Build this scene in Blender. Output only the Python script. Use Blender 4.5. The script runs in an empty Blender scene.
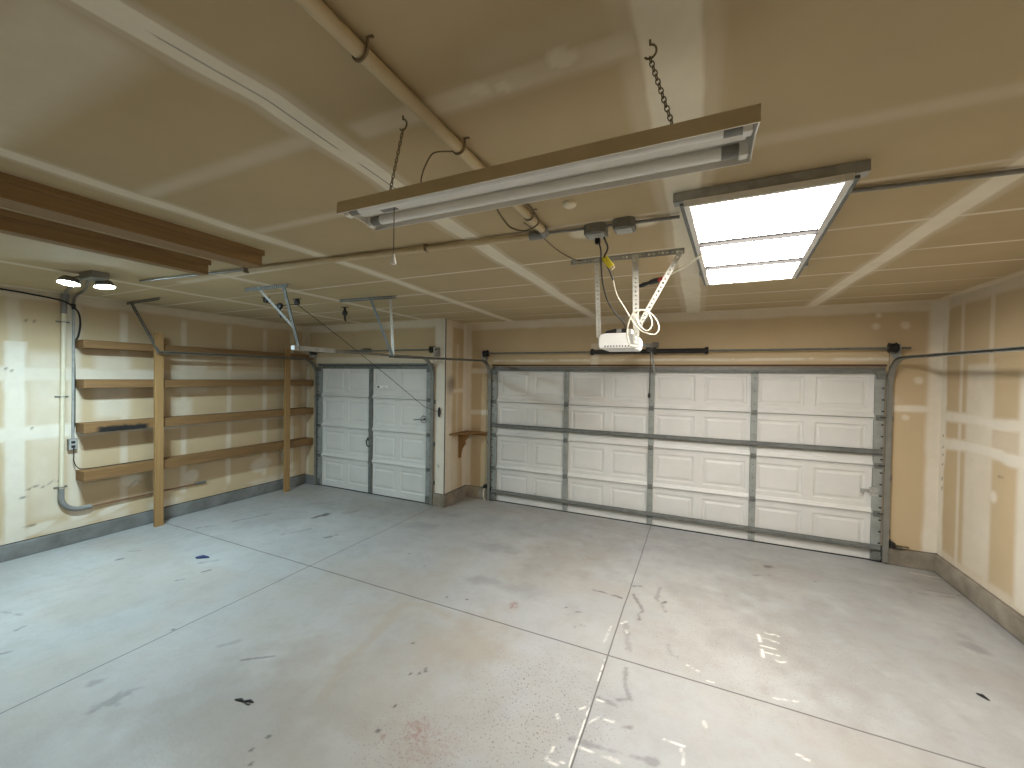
import bpy, math, random
import numpy as np
from mathutils import Vector, Matrix

scene = bpy.context.scene
COL = scene.collection

# ------------------------------------------------------------------ camera
cam_d = bpy.data.cameras.new('camera')
cam = bpy.data.objects.new('camera', cam_d)
COL.objects.link(cam)
cam_d.sensor_fit = 'HORIZONTAL'
cam_d.sensor_width = 36.0
cam_d.lens = 403.1 / 1024 * 36.0
cam_d.clip_start = 0.02
R3 = (0.90767883, 0.41941483, 0.01450305)
U3 = (-0.01947164, 0.00756797, 0.99978177)
F3 = (-0.41921354, 0.90776315, -0.01503598)
cam.matrix_world = Matrix(((R3[0], U3[0], -F3[0], 0), (R3[1], U3[1], -F3[1], 0),
                           (R3[2], U3[2], -F3[2], 1.986), (0, 0, 0, 1)))
scene.camera = cam

# ------------------------------------------------------------------ world, exposure, lamp strengths
world = bpy.data.worlds.new('world')
scene.world = world
world.use_nodes = True
world.node_tree.nodes['Background'].inputs[0].default_value = (0.05, 0.05, 0.05, 1)
world.node_tree.nodes['Background'].inputs[1].default_value = 0.0
vs = scene.view_settings
vs.view_transform = 'Standard'
vs.look = 'None'
vs.gamma = 1.0
vs.exposure = 0.0
vs.use_curve_mapping = False
PANEL_L = 52.0
PANEL_C = (1.0, 0.975, 0.935)
FLOOD_L = 1450.0
FLOOD_C = (0.66, 0.89, 1.0)
scene.cycles.max_bounces = 12
scene.cycles.diffuse_bounces = 8

# room
XL, XR, YS, YW, YB, H, PX = -6.545, 2.333, 5.136, 5.765, -2.4, 2.865, -3.4885
S0, S1, SH = -6.215, -3.725, 2.165       # opening of the single door
W0, W1, WH = -3.007, 1.873, 2.165        # opening of the double door


def lin(c):
    return tuple((v / 12.92 if v <= 0.04045 else ((v + 0.055) / 1.055) ** 2.4) for v in [x / 255 for x in c])


# ------------------------------------------------------------------ materials
def new_mat(name):
    m = bpy.data.materials.new(name)
    m.use_nodes = True
    nt = m.node_tree
    return m, nt, nt.nodes['Principled BSDF']


def node(nt, typ, **kw):
    n = nt.nodes.new(typ)
    for k, v in kw.items():
        setattr(n, k, v)
    return n


def mixc(nt, fac, a, b):
    n = node(nt, 'ShaderNodeMix', data_type='RGBA')
    for i, v in ((0, fac), (6, a), (7, b)):
        if hasattr(v, 'links'):
            nt.links.new(v, n.inputs[i])
        elif i == 0:
            n.inputs[0].default_value = v
        else:
            n.inputs[i].default_value = (*v, 1)
    return n.outputs[2]


def noise(nt, scale, detail=4, rough=0.6, vec=None, stretch=None):
    tc = node(nt, 'ShaderNodeTexCoord')
    src = tc.outputs['Object']
    if stretch:
        mp = node(nt, 'ShaderNodeMapping')
        mp.inputs['Scale'].default_value = stretch
        nt.links.new(src, mp.inputs[0])
        src = mp.outputs[0]
    n = node(nt, 'ShaderNodeTexNoise')
    n.inputs['Scale'].default_value = scale
    n.inputs['Detail'].default_value = detail
    n.inputs['Roughness'].default_value = rough
    nt.links.new(src, n.inputs['Vector'])
    return n.outputs['Fac']


def ramp(nt, fac, lo, hi):
    r = node(nt, 'ShaderNodeMapRange')
    r.inputs[1].default_value = lo
    r.inputs[2].default_value = hi
    nt.links.new(fac, r.inputs[0])
    return r.outputs[0]


def plain(name, rgb, rough=0.6, metal=0.0, var=0.12, scale=6.0, spec=None, stretch=None, dark=None):
    m, nt, b = new_mat(name)
    c = lin(rgb)
    d = lin(dark) if dark else tuple(v * (1 - var * 2) for v in c)
    l = tuple(min(1, v * (1 + var)) for v in c) if not dark else c
    f = ramp(nt, noise(nt, scale, stretch=stretch), 0.3, 0.7)
    nt.links.new(mixc(nt, f, d, l), b.inputs['Base Color'])
    b.inputs['Roughness'].default_value = rough
    b.inputs['Metallic'].default_value = metal
    if spec is not None:
        b.inputs['Specular IOR Level'].default_value = spec
    return m


def wood(name, light, dark, stretch, knots=True):
    m, nt, b = new_mat(name)
    f = ramp(nt, noise(nt, 3.0, 6, 0.7, stretch=stretch), 0.3, 0.72)
    c = mixc(nt, f, lin(dark), lin(light))
    g = ramp(nt, noise(nt, 1.1, 3, 0.5, stretch=tuple(s * 0.4 for s in stretch)), 0.35, 0.7)
    c2 = mixc(nt, g, tuple(v * 0.78 for v in lin(light)), lin(light))
    mm = node(nt, 'ShaderNodeMix', data_type='RGBA')
    mm.inputs[0].default_value = 0.5
    nt.links.new(c, mm.inputs[6])
    nt.links.new(c2, mm.inputs[7])
    nt.links.new(mm.outputs[2], b.inputs['Base Color'])
    b.inputs['Roughness'].default_value = 0.75
    return m


def attr(nt, name):
    a = node(nt, 'ShaderNodeAttribute')
    a.attribute_name = name
    return a.outputs['Fac']


def drywall(name, paper, mud):
    m, nt, b = new_mat(name)
    n1 = ramp(nt, noise(nt, 1.3, 4, 0.6), 0.3, 0.7)
    pc = mixc(nt, n1, tuple(v * 0.93 for v in lin(paper)), tuple(v * 1.04 for v in lin(paper)))
    n2 = ramp(nt, noise(nt, 7.0, 5, 0.7), 0.35, 0.65)
    mc = mixc(nt, n2, tuple(v * 0.93 for v in lin(mud)), lin(mud))
    c = mixc(nt, attr(nt, 'mud'), pc, mc)
    c = mixc(nt, attr(nt, 'stain'), c, lin((70, 60, 50)))
    nt.links.new(c, b.inputs['Base Color'])
    b.inputs['Roughness'].default_value = 0.9
    b.inputs['Specular IOR Level'].default_value = 0.15
    return m


def floor_mat():
    m, nt, b = new_mat('painted_concrete')
    n1 = ramp(nt, noise(nt, 0.9, 5, 0.6), 0.3, 0.7)
    c = mixc(nt, n1, lin((156, 156, 155)), lin((174, 174, 172)))
    n2 = ramp(nt, noise(nt, 4.0, 8, 0.78), 0.46, 0.70)
    k = node(nt, 'ShaderNodeMath', operation='MULTIPLY')
    nt.links.new(n2, k.inputs[0])
    k.inputs[1].default_value = 0.35
    c = mixc(nt, k.outputs[0], c, lin((146, 141, 132)))
    c = mixc(nt, attr(nt, 'tan'), c, lin((158, 147, 130)))
    mr = node(nt, 'ShaderNodeMath', operation='MULTIPLY')
    nt.links.new(attr(nt, 'red'), mr.inputs[0])
    nt.links.new(ramp(nt, noise(nt, 38, 4, 0.7), 0.40, 0.66), mr.inputs[1])
    c = mixc(nt, mr.outputs[0], c, lin((132, 80, 66)))
    mk = node(nt, 'ShaderNodeMath', operation='MULTIPLY')
    nt.links.new(attr(nt, 'speck'), mk.inputs[0])
    nt.links.new(ramp(nt, noise(nt, 70, 3, 0.6), 0.595, 0.66), mk.inputs[1])
    c = mixc(nt, mk.outputs[0], c, lin((78, 72, 66)))
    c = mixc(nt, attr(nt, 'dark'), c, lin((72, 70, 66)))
    c = mixc(nt, attr(nt, 'white'), c, lin((240, 236, 226)))
    nt.links.new(c, b.inputs['Base Color'])
    r = node(nt, 'ShaderNodeMapRange')
    r.inputs[3].default_value = 0.42
    r.inputs[4].default_value = 0.62
    nt.links.new(n2, r.inputs[0])
    nt.links.new(r.outputs[0], b.inputs['Roughness'])
    b.inputs['Specular IOR Level'].default_value = 0.3
    bp = node(nt, 'ShaderNodeBump')
    bp.inputs['Strength'].default_value = 0.12
    bp.inputs['Distance'].default_value = 0.01
    nt.links.new(noise(nt, 40, 4, 0.6), bp.inputs['Height'])
    nt.links.new(bp.outputs[0], b.inputs['Normal'])
    return m


def emit(name, col, strength):
    m, nt, b = new_mat(name)
    b.inputs['Base Color'].default_value = (0.9, 0.9, 0.88, 1)
    f = ramp(nt, noise(nt, 5.0, 3), 0.3, 0.7)
    e = mixc(nt, f, tuple(v * 0.94 for v in col), col)
    nt.links.new(e, b.inputs['Emission Color'])
    b.inputs['Emission Strength'].default_value = strength
    return m


M = {}
M['wall'] = drywall('wall_drywall', (197, 176, 142), (228, 221, 206))
M['ceil'] = drywall('ceiling_drywall', (184, 165, 131), (230, 221, 200))
M['floor'] = floor_mat()
M['curb'] = plain('bare_concrete', (160, 150, 134), 0.9, scale=3.2, dark=(104, 95, 82))
M['curb_painted'] = plain('grey_painted_concrete', (132, 134, 132), 0.85, scale=3.5, dark=(98, 98, 93))
M['door_white'] = plain('door_white_enamel', (214, 212, 207), 0.5, var=0.03, scale=3)
M['galv'] = plain('galvanised_steel', (168, 168, 163), 0.5, 0.15, var=0.12, scale=14)
M['galv_light'] = plain('bright_galvanised_steel', (205, 202, 192), 0.45, 0.15, var=0.08, scale=14)
M['divider'] = plain('dark_divider', (46, 44, 42), 0.7, var=0.05, spec=0.1)
M['track'] = plain('track_steel', (132, 130, 122), 0.5, 0.15, var=0.1, scale=12)
M['rust'] = plain('rusty_pipe', (128, 92, 66), 0.7, var=0.15, scale=10)
M['strap'] = plain('dull_strap', (128, 112, 86), 0.6, 0.1, var=0.1)
M['galv_dark'] = plain('dull_steel', (112, 114, 110), 0.55, 0.15, var=0.15, scale=14)
M['stile_grey'] = plain('stile_galvanised', (150, 153, 148), 0.55, 0.1, var=0.1, scale=10)
M['black'] = plain('black_iron', (28, 26, 24), 0.5, 0.0, var=0.2, scale=20)
M['rubber'] = plain('black_rubber', (30, 29, 28), 0.7, var=0.2, scale=20)
M['wood_y'] = wood('pine_along_wall', (146, 111, 68), (92, 62, 32), (14, 0.7, 14))
M['wood_z'] = wood('pine_post', (176, 140, 90), (120, 86, 48), (14, 14, 0.7))
M['wood_b'] = wood('brown_beam', (150, 120, 80), (106, 80, 48), (14, 0.7, 14))
M['wood_x'] = wood('pine_header', (104, 76, 54), (74, 50, 34), (0.7, 14, 14))
M['wood_shelf'] = wood('corner_pine', (150, 112, 64), (106, 72, 36), (10, 3, 3))
M['pvc'] = plain('cream_painted_pipe', (222, 212, 186), 0.55, var=0.05, scale=6)
M['pvc_grey'] = plain('grey_pvc', (132, 132, 128), 0.6, var=0.08)
M['pipe_tan'] = plain('painted_ceiling_pipe', (196, 178, 142), 0.6, var=0.05)
M['boxgrey'] = plain('grey_box_metal', (132, 130, 124), 0.5, 0.3, var=0.1, scale=14)
M['white'] = plain('white_plastic', (236, 234, 228), 0.4, var=0.02)
M['white_enamel'] = plain('white_reflector_enamel', (226, 222, 214), 0.45, var=0.03)
M['fixture_brown'] = plain('brown_fixture_side', (196, 180, 146), 0.55, var=0.06)
M['tube'] = plain('fluorescent_tube_glass', (238, 236, 230), 0.25, var=0.01)
M['cord_white'] = plain('white_cord', (206, 198, 178), 0.5, var=0.03)
M['cord_brown'] = plain('brown_cord', (104, 90, 62), 0.6, var=0.06)
M['cord_black'] = plain('black_cord', (34, 32, 30), 0.55, var=0.1)
M['yellow'] = plain('yellow_plastic', (206, 186, 44), 0.5, var=0.08, scale=30)
M['red'] = plain('red_plastic', (176, 48, 40), 0.5, var=0.08)
M['blue'] = plain('blue_scrap', (30, 44, 92), 0.6, var=0.15, scale=30)
M['brass'] = plain('dull_chain', (120, 104, 72), 0.45, 0.5, var=0.1)
M['panel'] = emit('lit_panel', PANEL_C, PANEL_L)
M['led'] = emit('lit_led', FLOOD_C, FLOOD_L)


# ------------------------------------------------------------------ mesh helpers
class MB:
    def __init__(s):
        s.v, s.f, s.m = [], [], []

    def add(s, vs, fs, mi=0):
        o = len(s.v)
        s.v += [tuple(map(float, p)) for p in vs]
        s.f += [tuple(i + o for i in f) for f in fs]
        s.m += [mi] * len(fs)
        return s

    def box(s, a, b, mi=0, ax=None, org=None):
        x0, y0, z0 = (min(a[i], b[i]) for i in range(3))
        x1, y1, z1 = (max(a[i], b[i]) for i in range(3))
        vs = [(x0, y0, z0), (x1, y0, z0), (x1, y1, z0), (x0, y1, z0),
              (x0, y0, z1), (x1, y0, z1), (x1, y1, z1), (x0, y1, z1)]
        if ax is not None:
            e = [Vector(k) for k in ax]
            o = Vector(org)
            vs = [o + e[0] * p[0] + e[1] * p[1] + e[2] * p[2] for p in vs]
        return s.add(vs, [(0, 3, 2, 1), (4, 5, 6, 7), (0, 1, 5, 4), (1, 2, 6, 5), (2, 3, 7, 6), (3, 0, 4, 7)], mi)

    def tube(s, pts, r, n=8, mi=0, cap=True):
        pts = [Vector(p) for p in pts]
        rings = []
        up = None
        for i, p in enumerate(pts):
            t = (pts[min(i + 1, len(pts) - 1)] - pts[max(i - 1, 0)]).normalized()
            if up is None:
                up = Vector((0, 0, 1)) if abs(t.z) < 0.9 else Vector((0, 1, 0))
            a = (up - t * up.dot(t)).normalized()
            up = a
            b = t.cross(a)
            rr = r[i] if isinstance(r, (list, tuple)) else r
            rings.append([p + (a * math.cos(k * 2 * math.pi / n) + b * math.sin(k * 2 * math.pi / n)) * rr for k in range(n)])
        vs = [q for ring in rings for q in ring]
        fs = []
        for i in range(len(pts) - 1):
            for k in range(n):
                k2 = (k + 1) % n
                fs.append((i * n + k, i * n + k2, (i + 1) * n + k2, (i + 1) * n + k))
        if cap:
            fs.append(tuple(reversed(range(n))))
            fs.append(tuple((len(pts) - 1) * n + k for k in range(n)))
        return s.add(vs, fs, mi)

    def cyl(s, a, b, r, n=16, mi=0):
        return s.tube([a, b], r, n, mi)

    def prism(s, poly, vec, mi=0):
        n = len(poly)
        vec = Vector(vec)
        vs = [Vector(p) for p in poly] + [Vector(p) + vec for p in poly]
        fs = [tuple(reversed(range(n))), tuple(range(n, 2 * n))]
        fs += [(i, (i + 1) % n, n + (i + 1) % n, n + i) for i in range(n)]
        return s.add(vs, fs, mi)

    def sweep(s, pts, prof, side, mi=0):
        """closed 2-D profile (a along side, b along in-plane normal) swept along pts"""
        pts = [Vector(p) for p in pts]
        side = Vector(side)
        n = len(prof)
        vs = []
        for i, p in enumerate(pts):
            if 0 < i < len(pts) - 1:
                d0 = (p - pts[i - 1]).normalized()
                d1 = (pts[i + 1] - p).normalized()
                t = (d0 + d1).normalized()
                k = 1 / max(0.3, t.dot(d1))
            else:
                t = (pts[min(i + 1, len(pts) - 1)] - pts[max(i - 1, 0)]).normalized()
                k = 1
            nn = side.cross(t).normalized()
            vs += [p + side * a + nn * b * k for a, b in prof]
        fs = []
        for i in range(len(pts) - 1):
            for k in range(n):
                k2 = (k + 1) % n
                fs.append((i * n + k, i * n + k2, (i + 1) * n + k2, (i + 1) * n + k))
        fs.append(tuple(reversed(range(n))))
        fs.append(tuple((len(pts) - 1) * n + k for k in range(n)))
        return s.add(vs, fs, mi)

    def perf(s, p0, p1, wd, w=0.034, pitch=0.03, hole=0.011, th=0.002, mi=0):
        """perforated steel strip from p0 to p1, width w along wd, with a row of square holes"""
        p0, p1 = Vector(p0), Vector(p1)
        t = (p1 - p0)
        L = t.length
        t.normalize()
        wd = Vector(wd)
        wd = (wd - t * wd.dot(t)).normalized()
        nrm = t.cross(wd)
        n = max(1, int(round(L / pitch)))
        st = L / n
        for i in range(n):
            a, b = i * st, (i + 1) * st
            c = (a + b) / 2
            o = [(a, 0), (b, 0), (b, w), (a, w)]
            q = [(c - hole / 2, w / 2 - hole / 2), (c + hole / 2, w / 2 - hole / 2), (c + hole / 2, w / 2 + hole / 2), (c - hole / 2, w / 2 + hole / 2)]
            P = lambda uv, k: p0 + t * uv[0] + wd * uv[1] + nrm * k
            vs = [P(x, 0) for x in o + q] + [P(x, th) for x in o + q]
            fs = []
            for k in range(4):
                k2 = (k + 1) % 4
                fs.append((k, k2, 4 + k2, 4 + k))
                fs.append((8 + k2, 8 + k, 12 + k, 12 + k2))
                fs.append((4 + k, 4 + k2, 12 + k2, 12 + k))
            fs += [(0, 8, 9, 1), (2, 10, 11, 3)]
            if i == 0:
                fs.append((3, 11, 8, 0))
            if i == n - 1:
                fs.append((1, 9, 10, 2))
            s.add(vs, fs, mi)
        return s

    def angle(s, p0, p1, w1, w2, w=0.034, mi=0):
        s.perf(p0, p1, w1, w, mi=mi)
        return s.perf(p0, p1, w2, w, mi=mi)

    def build(s, name, mats, parent=None, bevel=0, smooth=False, kind=None, **tags):
        me = bpy.data.meshes.new(name)
        o = bpy.data.objects.new(name, me)
        COL.objects.link(o)
        off = Vector((0, 0, 0))
        if parent is not None:
            o.parent = parent
            off = ROOT[parent.name]
        else:
            a = np.array(s.v)
            off = Vector(((a[:, 0].min() + a[:, 0].max()) / 2, (a[:, 1].min() + a[:, 1].max()) / 2, a[:, 2].min()))
            o.location = off
        ROOT[o.name] = off
        me.from_pydata([tuple(Vector(p) - off) for p in s.v], [], s.f)
        for mt in (mats if isinstance(mats, (list, tuple)) else [mats]):
            me.materials.append(mt)
        me.polygons.foreach_set('material_index', s.m)
        if smooth:
            me.polygons.foreach_set('use_smooth', [True] * len(s.f))
            try:
                me.set_sharp_from_angle(angle=math.radians(40))
            except Exception:
                pass
        me.update()
        if bevel:
            bv = o.modifiers.new('bevel', 'BEVEL')
            bv.width = bevel
            bv.segments = 2
            bv.limit_method = 'ANGLE'
        if kind:
            o['kind'] = kind
        for k, v in tags.items():
            o[k] = v
        return o


ROOT = {}


def thing(name, loc, label, cat, group=None):
    o = bpy.data.objects.new(name, None)
    COL.objects.link(o)
    o.location = loc
    o.empty_display_size = 0.1
    ROOT[o.name] = Vector(loc)
    o['label'] = label
    o['category'] = cat
    if group:
        o['group'] = group
    return o


def single(mb, name, mats, label, cat, group=None, **kw):
    o = mb.build(name, mats, **kw)
    o['label'] = label
    o['category'] = cat
    if group:
        o['group'] = group
    return o


def arc(c, r, a0, a1, n, u, v):
    c, u, v = Vector(c), Vector(u), Vector(v)
    return [c + u * r * math.cos(a0 + (a1 - a0) * i / n) + v * r * math.sin(a0 + (a1 - a0) * i / n) for i in range(n + 1)]


def spline(pts, n=6):
    P = [Vector(p) for p in pts]
    P = [P[0] * 2 - P[1]] + P + [P[-1] * 2 - P[-2]]
    out = []
    for i in range(1, len(P) - 2):
        for k in range(n):
            t = k / n
            a, b, c, d = P[i - 1], P[i], P[i + 1], P[i + 2]
            out.append(0.5 * ((2 * b) + (c - a) * t + (2 * a - 5 * b + 4 * c - d) * t * t + (3 * b - a - 3 * c + d) * t ** 3))
    out.append(P[-2])
    return out


# ------------------------------------------------------------------ surfaces with taped joints and stains
rng = np.random.default_rng(7)


def vnoise(x, y, sc, seed):
    r = np.random.default_rng(seed).random((128, 128))
    u, v = x * sc + 1000, y * sc + 1000
    i, j = np.floor(u).astype(int), np.floor(v).astype(int)
    fu, fv = u - i, v - j
    fu = fu * fu * (3 - 2 * fu)
    fv = fv * fv * (3 - 2 * fv)
    g = lambda a, b: r[a % 128, b % 128]
    return (g(i, j) * (1 - fu) + g(i + 1, j) * fu) * (1 - fv) + (g(i, j + 1) * (1 - fu) + g(i + 1, j + 1) * fu) * fv


def fbm(x, y, sc, seed, o=3):
    t, a, s = 0, 0.5, 0
    for k in range(o):
        t = t + a * vnoise(x, y, sc * 2 ** k, seed + k)
        s += a
        a *= 0.5
    return t / s


def ss(e0, e1, x):
    t = np.clip((x - e0) / (e1 - e0), 0, 1)
    return t * t * (3 - 2 * t)


def band(c, c0, hw, soft, wob=0):
    return 1 - ss(hw - soft, hw + soft, np.abs(c - c0 + wob))


def rect(x, y, x0, x1, y0, y1, soft=0.03):
    return ss(x0 - soft, x0 + soft, x) * (1 - ss(x1 - soft, x1 + soft, x)) * ss(y0 - soft, y0 + soft, y) * (1 - ss(y1 - soft, y1 + soft, y))


def seg(x, y, pts, w, soft=0.006, jit=0.0):
    d = np.full(x.shape, 9.0)
    for (a, b) in zip(pts[:-1], pts[1:]):
        a, b = np.array(a), np.array(b)
        ab = b - a
        t = np.clip(((x - a[0]) * ab[0] + (y - a[1]) * ab[1]) / max(1e-9, ab @ ab), 0, 1)
        d = np.minimum(d, np.hypot(x - a[0] - t * ab[0], y - a[1] - t * ab[1]))
    return 1 - ss(w - soft, w + soft, d + jit)


def blob(x, y, cx, cy, rx, ry, ang=0, soft=0.4, jit=0):
    c, s = math.cos(ang), math.sin(ang)
    u = ((x - cx) * c + (y - cy) * s) / rx
    v = (-(x - cx) * s + (y - cy) * c) / ry
    return 1 - ss(1 - soft, 1 + soft, np.hypot(u, v) + jit)


def surface(name, P0, U, V, us, vs_, mat, func, holes=(), flip=False):
    """grid at P0 + u*U + v*V; func(u, v) -> dict of float attributes"""
    us, vs_ = np.unique(np.round(us, 4)), np.unique(np.round(vs_, 4))
    uu, vv = np.meshgrid(us, vs_, indexing='ij')
    P0, U, V = np.array(P0, float), np.array(U, float), np.array(V, float)
    co = P0 + uu[..., None] * U + vv[..., None] * V
    nu, nv = len(us), len(vs_)
    idx = np.arange(nu * nv).reshape(nu, nv)
    q = np.stack([idx[:-1, :-1], idx[1:, :-1], idx[1:, 1:], idx[:-1, 1:]], -1)
    cu, cv = (us[:-1] + us[1:]) / 2, (vs_[:-1] + vs_[1:]) / 2
    keep = np.ones((nu - 1, nv - 1), bool)
    for (a, b, c, d) in holes:
        keep &= ~(((cu > a) & (cu < b))[:, None] & ((cv > c) & (cv < d))[None, :])
    q = q[keep].reshape(-1, 4)
    if flip:
        q = q[:, ::-1]
    me = bpy.data.meshes.new(name)
    me.vertices.add(nu * nv)
    me.vertices.foreach_set('co', co.reshape(-1))
    me.loops.add(q.size)
    me.loops.foreach_set('vertex_index', q.reshape(-1).astype(np.int32))
    me.polygons.add(len(q))
    me.polygons.foreach_set('loop_start', (np.arange(len(q)) * 4).astype(np.int32))
    me.update(calc_edges=True)
    for k, a in func(uu, vv).items():
        at = me.attributes.new(k, 'FLOAT', 'POINT')
        at.data.foreach_set('value', np.clip(a, 0, 1).reshape(-1).astype(np.float32))
    me.materials.append(mat)
    o = bpy.data.objects.new(name, me)
    COL.objects.link(o)
    o['kind'] = 'structure'
    return o


def span(a, b, st, *extra):
    return np.concatenate([np.arange(a, b, st), [a, b], extra])


JOIST = [-1.95, -1.34, -0.73, -0.12, 0.49, 1.09, 1.69, 2.25, 2.89, 3.51, 4.05, 4.65, 5.25]


def ceil_f(x, y):
    wb = (fbm(x, y, 3, 1) - 0.5) * 0.05
    n = fbm(x, y, 6, 4)
    m = np.zeros_like(x)
    mx = lambda a: np.maximum(m, a)
    cA = np.interp(y, [0, .5, .85, 1.1, 1.7, 2.6, 4.1, 6], [-1.32, -1.305, -1.265, -1.28, -1.312, -1.337, -1.352, -1.36])
    cC = np.interp(y, [0, .6, 1.6, 2.5, 4.1, 6], [-2.57, -2.565, -2.565, -2.53, -2.61, -2.66])
    for c, hw, k, so in ((-5.12, .04, .7, .012), (-3.87, .045, .7, .012), (cC, .05, .9, .016), (cA, .055, 1.15, .007), (-0.078, .08, 1., .012), (1.165, .055, 1.05, .014)):
        m = mx(band(x, c, hw, so, wb * .5) * k)
        m = mx(band(x, c, hw * 1.6, .02, wb) * k * .32)
    # wall-to-ceiling tape
    m = mx(band(x, XL, .10, .03, wb) * .7)
    m = mx(band(x, XR, .10, .03, wb) * .7)
    m = mx(np.where(x < PX, band(y, YS, .09, .02, wb), band(y, YW, .11, .02, wb)) * .75)
    # screw lines over the joists
    for i, j in enumerate(JOIST):
        if j > 1.9:
            br = ss(.25, .5, fbm(x, y * 0 + j, 1.2, 20 + i))
            m = mx(band(y, j, .014, .007, wb * .15) * .85 * (0.35 + .65 * br))
    # butt joints
    m = mx(rect(x, y, -1.14, -.16, 1.05, 1.135, .02) * (.35 + .35 * n))
    m = mx(rect(x, y, -2.6, -1.25, 1.02, 1.09, .03) * .45)
    m = mx(rect(x, y, -2.6, -1.35, 1.575, 1.635, .025) * .5)
    m = mx(rect(x, y, .1, 1.1, 1.69, 1.76, .03) * .28)
    m = mx(rect(x, y, -2.62, -1.40, .36, .60, .07) * .6)
    m = mx(rect(x, y, -.6, 1.1, .95, 1.05, .05) * .2)
    m = mx(rect(x, y, -4.6, -2.7, 2.18, 2.26, .03) * .5)
    m = mx(rect(x, y, -3.8, -2.7, 3.46, 3.54, .03) * .3)
    for cx, cy, r in ((-.62, 1.085, .035), (-.36, 1.07, .04), (-.55, 1.1, .03), (-.62, 2.42, .11), (-.3, 2.36, .09)):
        m = mx(blob(x, y, cx, cy, r, r * .8, .3, .25, (n - .5) * .4) * .85)
    m = m * (.78 + .3 * n)
    st = band(x, cA - .006, .0028, .0022, wb * .12) * ((y > .3) & (y < 1.75)) * ss(.3, .5, fbm(x * 0, y, 5, 17)) * .75
    return {'mud': m, 'stain': st}


def studs(m, u, z, cs, hw, k, z0, z1, seed):
    for i, c in enumerate(cs):
        wob = (fbm(u, z, 2.5, seed + i) - .5) * .03
        m = np.maximum(m, band(u, c, hw, .012, wob) * rect(u, z, -99, 99, z0, z1, .05) * k)
    return m


def left_f(u, z):      # u is world y
    y = u
    n = fbm(y, z, 4, 31)
    wb = (fbm(y, z, 3, 33) - .5) * .05
    m = np.zeros_like(y)
    mx = lambda a: np.maximum(m, a)
    m = mx(band(z, 1.315, .075, .02, wb) * .95 * (1 - ss(2.6, 4.8, y) * .4))
    m = mx(band(z, 1.955, .075, .02, wb) * .75 * (1 - ss(2.5, 4.0, y) * .5))
    m = studs(m, y, z, (2.55, 3.2, 3.8, 4.36, 4.85), .035, .62, .3, 2.72, 40)
    m = studs(m, y, z, (1.05,), .05, .6, .2, 2.75, 45)
    m = mx(band(y, 1.66, .075, .02, wb) * .9 * (z < 2.3))
    m = mx(band(y, 1.66, .05, .02, wb) * .35)
    m = mx(rect(y, z, 1.75, 2.02, .35, 2.2, .06) * (.3 + .35 * n))  # floodlight's bright patch and cutoff edge painted in through the mud mask
    m = mx(rect(y, z, 2.05, 2.16, .3, 2.75, .03) * .6)
    m = mx(rect(y, z, 2.28, 2.62, 1.42, 2.2, .05) * (.5 + .2 * n))
    m = mx(rect(y, z, 3.05, 3.3, 1.38, 1.62, .05) * .6)
    m = mx(rect(y, z, 3.1, 3.5, 1.70, 2.2, .05) * .45)
    m = mx(band(z, H, .10, .02, wb) * .6)
    m = mx(band(y, YS, .08, .02, wb) * .6)
    m = mx(band(z, .2, .06, .04, wb * 2) * .55 * ss(.35, .6, n))
    for cx, cz, rx, rz in ((2.15, .30, .12, .06), (1.85, .27, .14, .05), (2.62, .62, .10, .08), (3.3, .52, .1, .09), (4.3, .5, .16, .12), (4.75, .55, .08, .15), (2.45, .3, .16, .05)):
        m = mx(blob(y, z, cx, cz, rx, rz, .3, .35, (n - .5) * 1.1) * .8)
    st = np.zeros_like(y)
    for pts, w in (([(1.74, .70), (1.8, .73), (1.86, .71)], .006), ([(1.9, .72), (1.94, .76), (2.0, .75)], .006), ([(1.69, .62), (1.73, .63)], .008),
                   ([(1.7, .3), (1.8, .31)], .004), ([(2.6, .52), (2.68, .6), (2.72, .56)], .006)):
        st = np.maximum(st, seg(y, z, pts, w, .005) * .7)
    for a, b in ((1.74, 2.52), (1.80, 2.52), (1.85, 2.04), (1.93, 2.04), (1.6, 2.0), (1.64, 1.98), (1.78, 1.36)):
        st = np.maximum(st, blob(y, z, a, b, .006, .010) * .8)
    return {'mud': m * (.8 + .25 * n), 'stain': st}


def front_left_f(u, z):    # u is world x
    n = fbm(u, z, 4, 51)
    wb = (fbm(u, z, 3, 53) - .5) * .04
    m = np.zeros_like(u)
    mx = lambda a: np.maximum(m, a)
    m = mx(ss(-3.70, -3.66, u) * .95)
    m = mx((1 - ss(-6.47, -6.43, u + wb)) * .6)
    m = mx(band(z, H, .11, .02, wb) * .75)
    m = mx(rect(u, z, -6.3, -3.6, 2.15, 2.30, .02) * .55)
    st = blob(u, z, -3.60, .62, .02, .03, .6, .3) * .35
    return {'mud': m * (.85 + .2 * n), 'stain': st}


def return_f(u, z):        # u is world y
    n = fbm(u, z, 4, 61)
    wb = (fbm(u, z, 3, 63) - .5) * .04
    m = np.zeros_like(u)
    mx = lambda a: np.maximum(m, a)
    m = mx((1 - ss(YS + .17, YS + .21, u + wb)) * .72)
    m = mx(ss(YW - .14, YW - .11, u + wb) * .8)
    m = mx(band(u, 5.47, .03, .015, wb) * .35 * (z < 2.5))
    m = mx(rect(u, z, 5.35, 5.77, 1.74, 1.80, .015) * .8)
    m = mx(rect(u, z, 5.14, 5.5, .2, 1.0, .1) * .55)
    m = mx(band(z, H, .10, .02) * .6)
    st = blob(u, z, 5.29, 1.88, .10, .11, 0, .8, (n - .5) * .6) * .55
    st = np.maximum(st, rect(u, z, 5.2, 5.5, 1.2, 1.45, .1) * .12)
    return {'mud': m * (.85 + .2 * n), 'stain': st}


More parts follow.
